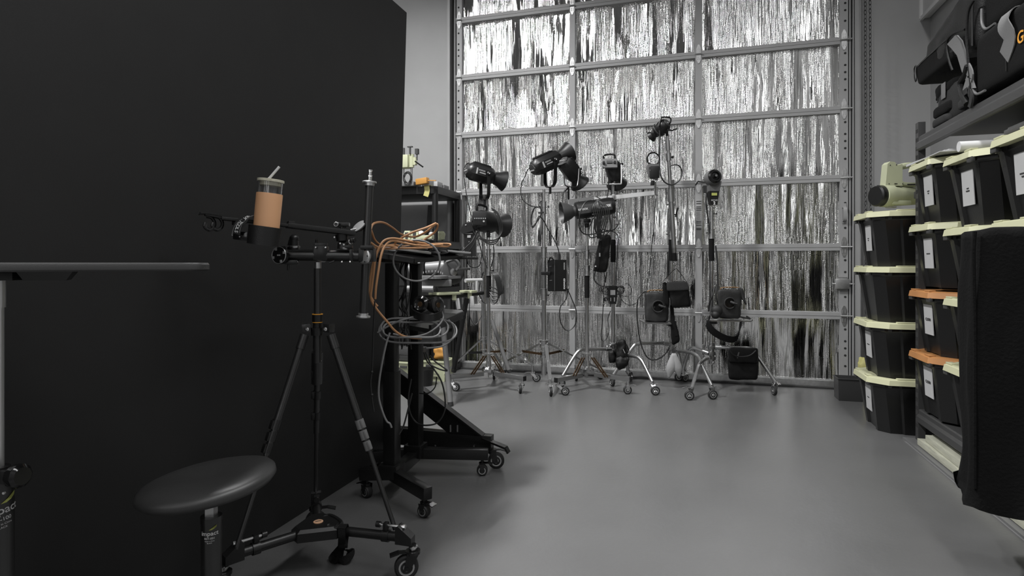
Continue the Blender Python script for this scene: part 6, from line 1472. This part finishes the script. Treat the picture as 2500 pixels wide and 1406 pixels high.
oc.tube([w_(975, 606, 2.5), w_(945, 600, 2.45), w_(925, 610, 2.4), w_(912, 640, 2.38), w_(904, 680, 2.38), w_(903, 715, 2.38), w_(911, 735, 2.38), w_(922, 748, 2.38)], r_, 7)
oc.tube([w_(905, 592, 2.42), w_(930, 606, 2.45), w_(980, 606, 2.5), w_(1030, 605, 2.6), w_(1060, 603, 2.65)], r_, 7)
tag(oc.build('orange_cable', M['orange']), 'tangled orange tether cable heaped on the rolling table and hanging down its side', 'cable')
gc = MB()
gc.tube([W(1017 + 57 * math.cos(a), 636 + 50 * math.sin(a), 2.5 + .02 * math.sin(a)) for a in [2 * PI * k / 22 for k in range(22)]], .0042, 7, True, 3)
tag(gc.build('cable_hoop', M['gcable']), 'large grey cable hoop hanging over the front of the rolling table', 'cable')
gc = MB()
for rx, ry, cx, cy, t in ((82, 27, 1012, 800, 2.55), (70, 22, 1005, 805, 2.5), (95, 33, 1020, 808, 2.62)):
    gc.tube([W(cx + rx * math.cos(a), cy + ry * math.sin(a) + 4 * math.sin(3 * a), t + .10 * math.sin(a) * -1) for a in [2 * PI * k / 18 for k in range(18)]], .0042, 6, True, 3)
gc.tube([W(922, 812, 2.5), W(950, 795, 2.5), W(985, 780, 2.5), W(1020, 772, 2.55), W(1060, 770, 2.6), W(1085, 750, 2.65), W(1078, 745, 2.7)], .004, 6)
gc.tube([W(1078, 760, 2.55), W(1082, 775, 2.55), W(1070, 795, 2.5), W(1040, 815, 2.48), W(1000, 822, 2.46), W(960, 815, 2.46)], .004, 6)
gc.tube([W(1095, 780, 2.7), W(1108, 800, 2.7), W(1105, 825, 2.68), W(1080, 845, 2.62), W(1040, 850, 2.58)], .004, 6)
tag(gc.build('cable_coil', M['gcable']), 'grey cable coils hooked around the rolling table columns below the headphones', 'cable')
gc = MB(); gc.tube([W(952, 812, 2.42), W(944, 835, 2.41), W(934, 880, 2.4), W(926, 930, 2.4), W(925, 970, 2.4), W(934, 1005, 2.4), W(944, 1028, 2.4), W(952, 1034, 2.4), W(956, 1044, 2.4)], .0042, 6)
tag(gc.build('hanging_cable', M['gcable']), 'single grey cable end hanging down in front of the left table column', 'cable')
gc = MB(); gc.tube([W(915, 735, 2.3), W(912, 800, 2.36), W(910, 860, 2.4), W(908, 905, 2.42), W(905, 935, 2.42), W(908, 970, 2.42), W(913, 1005, 2.42)], .0032, 6); gc.ball(W(908, 908, 2.42), .006); gc.ball(W(908, 964, 2.42), .006)
tag(gc.build('hanging_cable', M['cable']), 'thin black cable hanging beside the backdrop left of the table column', 'cable')
gc = MB(); rng = random.Random(11)
for k in range(6):
    x = 995 + rng.uniform(-14, 10); pts = [W(x, 640, 2.75)]
    for j in range(1, 9): pts.append(W(x + rng.uniform(-9, 9) - j * .5, 640 + j * 26 + rng.uniform(-5, 5), 2.72 + rng.uniform(-.02, .02)))
    gc.tube(pts, .0035, 5)
gc.tube([W(1035, 860, 2.6), W(1045, 885, 2.6), W(1070, 900, 2.6), W(1092, 905, 2.6), W(1080, 895, 2.6), W(1062, 882, 2.6), W(1050, 868, 2.62)], .0035, 5)
gc.tube([W(1040, 860, 2.8), W(1052, 890, 2.8), W(1075, 925, 2.8), W(1085, 960, 2.8), W(1086, 1000, 2.8), W(1070, 1030, 2.8), W(1045, 1038, 2.8), W(1020, 1034, 2.85), W(1002, 1010, 2.85), W(997, 970, 2.85), W(1004, 925, 2.85)], .0040, 6)
gc.tube([W(1066, 920, 2.8), W(1062, 945, 2.8), W(1045, 960, 2.8), W(1024, 960, 2.85)], .003, 5); gc.tube([W(1006, 960, 2.8), W(996, 1000, 2.75), W(985, 1040, 2.7), W(973, 1062, 2.66)], .004, 5)
tag(gc.build('cable_mess', M['cable']), 'thin black cables dangling between the two table columns', 'cable')
gc = MB()
gc.tube([W(948, 612, 2.5), W(985, 604, 2.55), W(1020, 600, 2.6), W(1058, 606, 2.7), W(1085, 616, 2.8), W(1092, 610, 2.85), W(1070, 604, 2.8)], .004, 6)
gc.tube([W(1048, 612, 2.7), W(1070, 607, 2.75), W(1088, 610, 2.8), W(1094, 616, 2.8), W(1075, 619, 2.75), W(1050, 615, 2.7)], .003, 6)
gc.tube([W(990, 586, 2.55), W(1030, 590, 2.6), W(1060, 598, 2.7), W(1085, 602, 2.8)], .0035, 6)
tag(gc.build('cable_bundle', M['cable']), 'black cables and bar mixed under the orange cable on the table top', 'cable')
b = MB(); b.bar(W(936, 606, 2.48), W(965, 609, 2.50), .03, .016, bev=.004); b.bar(W(968, 607, 2.5), W(1050, 618, 2.62), .02, .010, bev=.003); tag(b.build('silver_bar', M['alu']), 'silver metal bar lying near the front edge of the rolling table', 'bar')
# headphones on the tray
hpn = thing('headphones', 'black over-ear headphones resting on the tray between the table columns', 'headphones', W(1045, 770, 2.6))
for px, py, ax_ in ((1028, 743, D(-.35, .15, -1)), (1066, 745, D(.8, .1, -.6))):
    b = MB(); b.lathe(W(px, py, 2.55), ax_, [(-.03, .030), (0, .038), (.010, .037), (.016, .026), (.012, .020), (.008, 0)], 28); cp = b.build('ear_cup', M['gloss'], hpn)
    b = MB(); b.lathe(W(px, py, 2.55) + V(ax_) * .010, ax_, [(0, .012), (.001, .011)], 16); b.build('ear_cup_centre', M['bronze'], cp)
b = MB(); b.strap([W(1005, 752, 2.60), W(1010, 765, 2.54), W(1030, 774, 2.5), W(1055, 776, 2.5), W(1075, 768, 2.54), W(1082, 755, 2.6)], .03, .010, UP); b.build('headband', M['black'], hpn)

# ================================================================ PLASTIC SHELVING at the left of the door
sx1, sy0, sy1 = -2.33, 5.02, 5.58
sz = [1.765, 1.27, .83, .40, .06]
ps = thing('plastic_shelving', 'black plastic shelving unit between the backdrop and the foil door', 'shelving', (-2.8, 5.3, 0))
p = W(1068, 455, 5.42); sx1 = p.x; sy0 = p.y - .02
for z in sz:
    b = MB(); o = octo(sx1 - .92, sx1, sy0, sy1, .03)
    b.loft([[V((x, y, z - .075)) for x, y in octo(sx1 - .90, sx1 - .012, sy0 + .012, sy1 - .012, .03)], [V((x, y, z - .07)) for x, y in o], [V((x, y, z - .004)) for x, y in o], [V((x, y, z)) for x, y in octo(sx1 - .915, sx1 - .005, sy0 + .005, sy1 - .005, .03)]]); b.build('shelf', M['dgrey'] if 0 else M['black'], ps)
for x in (sx1 - .03, sx1 - .88):
    for y in (sy0 + .035, sy1 - .04):
        b = MB(); b.cyl((x, y, 0), (x, y, 1.70), .028, seg=14); b.build('leg', M['black'], ps)
# things on its top shelf
Zt = sz[0]
dp = W(1000, 440, 5.5); X0 = dp.x; Y0 = dp.y
bdp = thing('bench_drill', 'small pale bench drill on the top plastic shelf beside the backdrop edge', 'machine', (X0, Y0, Zt))
b = MB(); b.box((X0 - .03, Y0, Zt + .02), (.22, .16, .04), bev=.004); b.build('base_plate', M['grey'], bdp)
b = MB(); b.cyl((X0 + .02, Y0, Zt + .04), (X0 + .02, Y0, Zt + .20), .010); b.cyl((X0 - .06, Y0, Zt + .04), (X0 - .06, Y0, Zt + .2), .008); b.build('column', M['steel'], bdp)
b = MB(); b.box((X0 - .045, Y0, Zt + .235), (.10, .10, .12), bev=.01); b.cyl((X0 + .02, Y0, Zt + .18), (X0 + .02, Y0, Zt + .30), .024, seg=16); b.cyl((X0 + .055, Y0, Zt + .20), (X0 + .055, Y0, Zt + .27), .02, seg=16); b.build('drill_head', M['green'], bdp)
b = MB(); b.cyl((X0 + .02, Y0 - .03, Zt + .30), (X0 + .02, Y0 - .03, Zt + .36), .009); b.box((X0 + .02, Y0 - .03, Zt + .365), (.05, .02, .01)); b.cyl((X0 - .05, Y0 - .02, Zt + .29), (X0 - .05, Y0 - .02, Zt + .36), .012); b.cyl((X0 + .085, Y0 - .02, Zt + .24), (X0 + .085, Y0 - .02, Zt + .30), .006); b.box((X0 + .085, Y0 - .02, Zt + .32), (.03, .03, .05)); b.build('adjuster', M['dgrey'], bdp)
b = MB(); b.bar((X0 + .07, Y0 - .03, Zt + .23), (X0 + .16, Y0 - .05, Zt + .17), .008, .012); b.build('feed_handle', M['blackm'], bdp)
b = MB(); 
for k in range(3): b.tube(coil((X0 + .03, Y0 - .10, Zt + .07), D(.1, 0, 1), .055 - .008 * k, 1, 0, .004, .7, random.Random(k)), .004, 5, True)
tag(b.build('cord_loop', M['cable']), 'black cord loop in front of the bench drill', 'cable')
b = MB(); q = W(1030, 452, 5.42); b.bar((q.x - .05, q.y, Zt + .035), (q.x + .07, q.y - .02, Zt + .045), .05, .055, bev=.008); b.bar((q.x + .06, q.y - .02, Zt + .045), (q.x + .15, q.y - .02, Zt + .04), .008, .008); tag(b.build('utility_tool', M['orangep']), 'orange and black hand tool lying on the top plastic shelf', 'tool')
for k, (px, wd, hh_, mm, lb_) in enumerate(((1046, .07, .06, 'lgrey', 'pale grey carton at the front of the top plastic shelf'), (1059, .05, .055, 'lgrey', 'small pale carton, second from the orange tool on the top plastic shelf'), (1090, .06, .04, 'grey', 'low grey box at the door end of the top plastic shelf'))):
    q = W(px, 450, 5.45); b = MB(); b.box((min(q.x, sx1 - .04) - .02, q.y + .03 + .1 * k, Zt + hh_ / 2), (wd, .12, hh_), bev=.002); o_ = b.build('carton', M[mm]); tag(o_, lb_, 'box')
b = MB(); q = W(1035, 458, 5.36); b.strap([(q.x, sy0 + .09, Zt + .002), (q.x, sy0 - .006, Zt + .004), (q.x + .004, sy0 - .012, Zt - .05), (q.x - .01, sy0 - .012, Zt - .095)], .05, .004, (1, 0, 0)); tag(b.build('cloth_rag', M['skin_y']), 'pale yellow rag hanging over the top plastic shelf edge', 'cloth')
b = MB(); b.box((sx1 - .45, sy0 + .15, Zt + .02), (.30, .2, .04), bev=.004); tag(b.build('parts_tray', M['green']), 'pale green tray on the top plastic shelf by the backdrop', 'tray')
# second shelf
Z2 = sz[1]
for k, px in enumerate((999, 1018)):
    q = W(px, 560, 5.45); r = thing('battery_charger', ['left pale battery charger on the second plastic shelf', 'right pale battery charger on the second plastic shelf'][k], 'charger', (q.x, q.y, Z2), 'chargers on the second plastic shelf')
    b = MB(); b.loft([[V((q.x + x * .035, q.y + y, Z2 + z)) for x, y in ((-1, -.05), (1, -.05), (1, .05), (-1, .05))] for z in (0, .05)] + [[V((q.x + x * .025, q.y + y, Z2 + .085)) for x, y in ((-1, -.04), (1, -.04), (1, .04), (-1, .04))]]); b.build('case', M['green'], r)
    b = MB(); b.box((q.x, q.y - .052, Z2 + .05), (.03, .01, .04)); b.box((q.x, q.y - .053, Z2 + .02), (.025, .006, .012)); b.build('battery_slot', M['dgrey'], r)
q = W(1053, 560, 5.42); r = thing('spray_bottle', 'small white bottle with dark cap on the second plastic shelf', 'bottle', (q.x, q.y, Z2))
b = MB(); b.lathe((q.x, q.y, Z2), UP, [(0, .024), (.06, .024), (.075, .012)], 16); b.build('bottle_body', M['lgrey'], r)
b = MB(); b.lathe((q.x, q.y, Z2 + .075), UP, [(0, .014), (.025, .014)], 12); b.box((q.x - .012, q.y, Z2 + .108), (.06, .02, .018), bev=.003); b.build('cap', M['dgrey'], r)
q = W(1040, 572, 5.36); b = MB(); b.bar((q.x - .09, q.y, Z2 + .02), (q.x + .07, q.y, Z2 + .025), .06, .035, bev=.006); tag(b.build('cordless_tool', M['green']), 'pale green cordless tool lying on the second plastic shelf', 'tool')
q = W(1008, 560, 5.42); b = MB(); b.ball((q.x + .05, q.y + .05, Z2 + .055), .04, (1, 1, .9)); b.box((q.x + .05, q.y + .05, Z2 + .01), (.05, .05, .02)); tag(b.build('white_dome', M['white']), 'white rounded dome beside the chargers on the second plastic shelf', 'tool')
q = W(1082, 566, 5.6); b = MB(); b.soft([V((min(q.x, sx1 - .06) + x * .05, q.y + y * .04, Z2 + .045 + z * .045)) for z in (-1, 1) for y in (-1, 1) for x in (-1, 1)], 8, 3, .015, 20, 4); tag(b.build('rag_bundle', M['green']), 'crumpled pale green bundle near the rear leg on the second plastic shelf', 'cloth')
# dark shape standing against the wall behind the shelf
b = MB(); b.prism([(-2.74, 5.655, 0), (-2.60, 5.655, 0), (-2.56, 5.655, 1.66), (-2.62, 5.655, 1.66)], (0, -.02, 0)); tag(b.build('leaning_panel', M['dgrey']), 'dark narrow panel leaning on the wall behind the second plastic shelf', 'panel')

# ================================================================ SAW STAND AND MITRE SAW behind the rolling table
ss = thing('saw_stand', 'folding saw stand with grey tube legs and pale green clamps', 'stand', W(1100, 990, 4.41) * 1.0)
T = 4.62
b = MB(); b.cyl(W(1030, 728, 4.3), W(1104, 724, 4.5), .020, seg=14); b.cyl(W(1100, 724, 4.5), W(1178, 715, 4.85), .018, seg=14); b.build('rail_tube', M['blackm'], ss)
for a, e in (((1058, 717, 4.35), (1112, 715, 4.5)), ((1136, 712, 4.62), (1150, 711, 4.68))):
    b = MB(); b.bar(W(*a), W(*e), .12, .018, bev=.002); b.bar(W(e[0] - 8, e[1] + 8, e[2] - .06), W(e[0] + 2, e[1] + 8, e[2] - .06), .01, .06); b.build('clamp_bracket', M['green'], ss)
for a, e in (((1116, 728, 4.45), (1120, 755, 4.45)), ((1151, 723, 4.6), (1154, 748, 4.6))):
    b = MB(); b.bar(W(*a), W(*e), .012, .030, up=RIGHT, bev=.004); b.build('release_lever', M['lgrey'], ss)
for a, e, w_, m_ in (((1082, 800, 4.5), (1100, 988, 4.40), .020, 'grey'), ((1140, 726, 4.7), (1108, 905, 4.85), .020, 'blackm'), ((1200, 780, 5.25), (1244, 908, 5.2), .018, 'grey'), ((1108, 735, 4.75), (1108, 900, 4.9), .014, 'blackm')):
    b = MB(); b.cyl(W(*a), W(*e), w_, seg=14); lg = b.build('leg', M[m_], ss); u = (W(*e) - W(*a)).normalized()
    b = MB(); b.cyl(W(*e) - u * .02, W(*e) + u * .008, w_ * 1.08, seg=14); b.build('rubber_foot', M['rubber'], lg)
b = MB(); b.cyl(W(988, 705, 4.3), W(1058, 706, 4.3), S(8.5, 4.3), seg=18); b.build('roller', M['grey'], ss)
b = MB(); b.cyl(W(1136, 685, 4.7), W(1176, 684, 4.8), S(5, 4.7), seg=14); b.cyl(W(1164, 686, 4.75), W(1164, 712, 4.75), .012); b.build('roller', M['lgrey'], ss)
b = MB(); b.bar(W(1078, 758, 4.6), W(1128, 762, 4.7), .02, .03); b.bar(W(1085, 800, 4.5), W(1140, 726, 4.7), .012, .02) if 0 else None; b.build('cross_tube', M['lgrey'], ss)
ms = thing('mitre_saw', 'grey mitre saw with round blade guard on the saw stand', 'saw', W(1060, 715, 4.45))
b = MB(); b.box(W(1062, 690, 4.45), (.22, .18, .05), D(1, 0, .3), bev=.006); b.lathe(W(1058, 680, 4.4), UP, [(0, .11), (.02, .11), (.022, .09)], 28); b.bar(W(1082, 678, 4.4), W(1120, 676, 4.5), .05, .02); b.build('saw_base', M['grey'], ms)
b = MB(); b.lathe(W(1103, 665, 4.5), D(.5, .1, -.8), [(-.02, .09), (-.015, .095), (.015, .095), (.02, .085)], 30); bg = b.build('blade_guard', M['dgrey'], ms)
b = MB(); b.lathe(W(1103, 665, 4.5) + D(.5, .1, -.8) * .02, D(.5, .1, -.8), [(0, .03), (.015, .028), (.018, .01)], 16); b.build('arbor_cap', M['steel'], bg)
b = MB(); b.cyl(W(1040, 655, 4.5), W(1085, 652, 4.5), .045, .05, 20); b.cyl(W(1000, 660, 4.5), W(1028, 656, 4.5), .05, .05, 20); b.build('motor', M['grey'], ms)
b = MB(); b.tube([W(1090, 640, 4.45), W(1110, 634, 4.45), W(1122, 648, 4.45), W(1115, 660, 4.45)], .012, 8); b.bar(W(1118, 657, 4.45), W(1146, 656, 4.5), .03, .02, bev=.005); b.build('saw_handle', M['dgrey'], ms)
b = MB()
for k in range(9): a = PI * (.15 + .7 * k / 8); o = W(1055, 672, 4.28); b.box(o + RIGHT * .085 * math.cos(a) + UP * .03 * math.sin(a), (.004, .01, .014), D(math.cos(a), 0, 0) if abs(math.cos(a)) > .1 else RIGHT)
b.build('angle_scale', M['lgrey'], ms)
# storage below: pale crates, black bucket, orange cloth
for k, (px, py, sx_, sz_, t, m_, lb_) in enumerate(((1000, 905, .30, .16, 4.7, 'green', 'pale green crate on the floor behind the left table column'), (1062, 905, .30, .17, 4.9, 'green', 'wider pale green crate on the floor behind the saw stand legs'))):
    o = F(px, py + 20); b = MB(); r = thing('crate', lb_, 'crate', (o.x, o.y, 0))
    def rc2(e, z): return [V((o.x + x * (sx_ / 2 + e), o.y + y * (.11 + e), z)) for x, y in ((-1, -1), (1, -1), (1, 1), (-1, 1))]
    b.loft([rc2(-.015, 0), rc2(0, sz_), rc2(.008, sz_), rc2(.008, sz_ + .015), rc2(-.006, sz_ + .015), rc2(-.02, .01)]); b.build('crate_body', M[m_], r)
    b = MB(); b.box((o.x, o.y - .12, sz_ - .03), (.07, .012, .02), bev=.003); b.box((o.x, o.y - .115, sz_ * .4), (sx_ * .6, .008, .004)); b.build('crate_handle', M['dgrey'], r)
o = F(1020, 925); r = thing('tool_case', 'stacked dark tool case on the pale green crate behind the table', 'case', (o.x, o.y, .19))
o = F(1000, 925); b = MB(); b.box((o.x, o.y, .176 + .06), (.30, .2, .12), bev=.01); b.build('case_body', M['dgrey'], r)
b = MB(); b.tube([(o.x - .05, o.y - .11, .24), (o.x - .05, o.y - .13, .24), (o.x + .05, o.y - .13, .24), (o.x + .05, o.y - .11, .24)], .007, 6, smooth=3); b.build('handle', M['black'], r)
o = F(1036, 940); b = MB(); b.lathe((o.x, o.y, 0), UP, [(0, .07), (.14, .085), (.145, .088), (.145, .08), (.01, .066), (.008, 0)], 24); tag(b.build('bucket', M['black']), 'small black bucket on the floor behind the right table column', 'bucket')
b = MB(); o = F(1075, 925); b.soft([V((o.x + x * .07, o.y + y * .05, .235 + z * .05)) for z in (-1, 1) for y in (-1, 1) for x in (-1, 1)], 8, 3, .02, 15, 2); tag(b.build('orange_cloth', M['orangep']), 'crumpled orange cloth on the wider pale green crate', 'cloth')
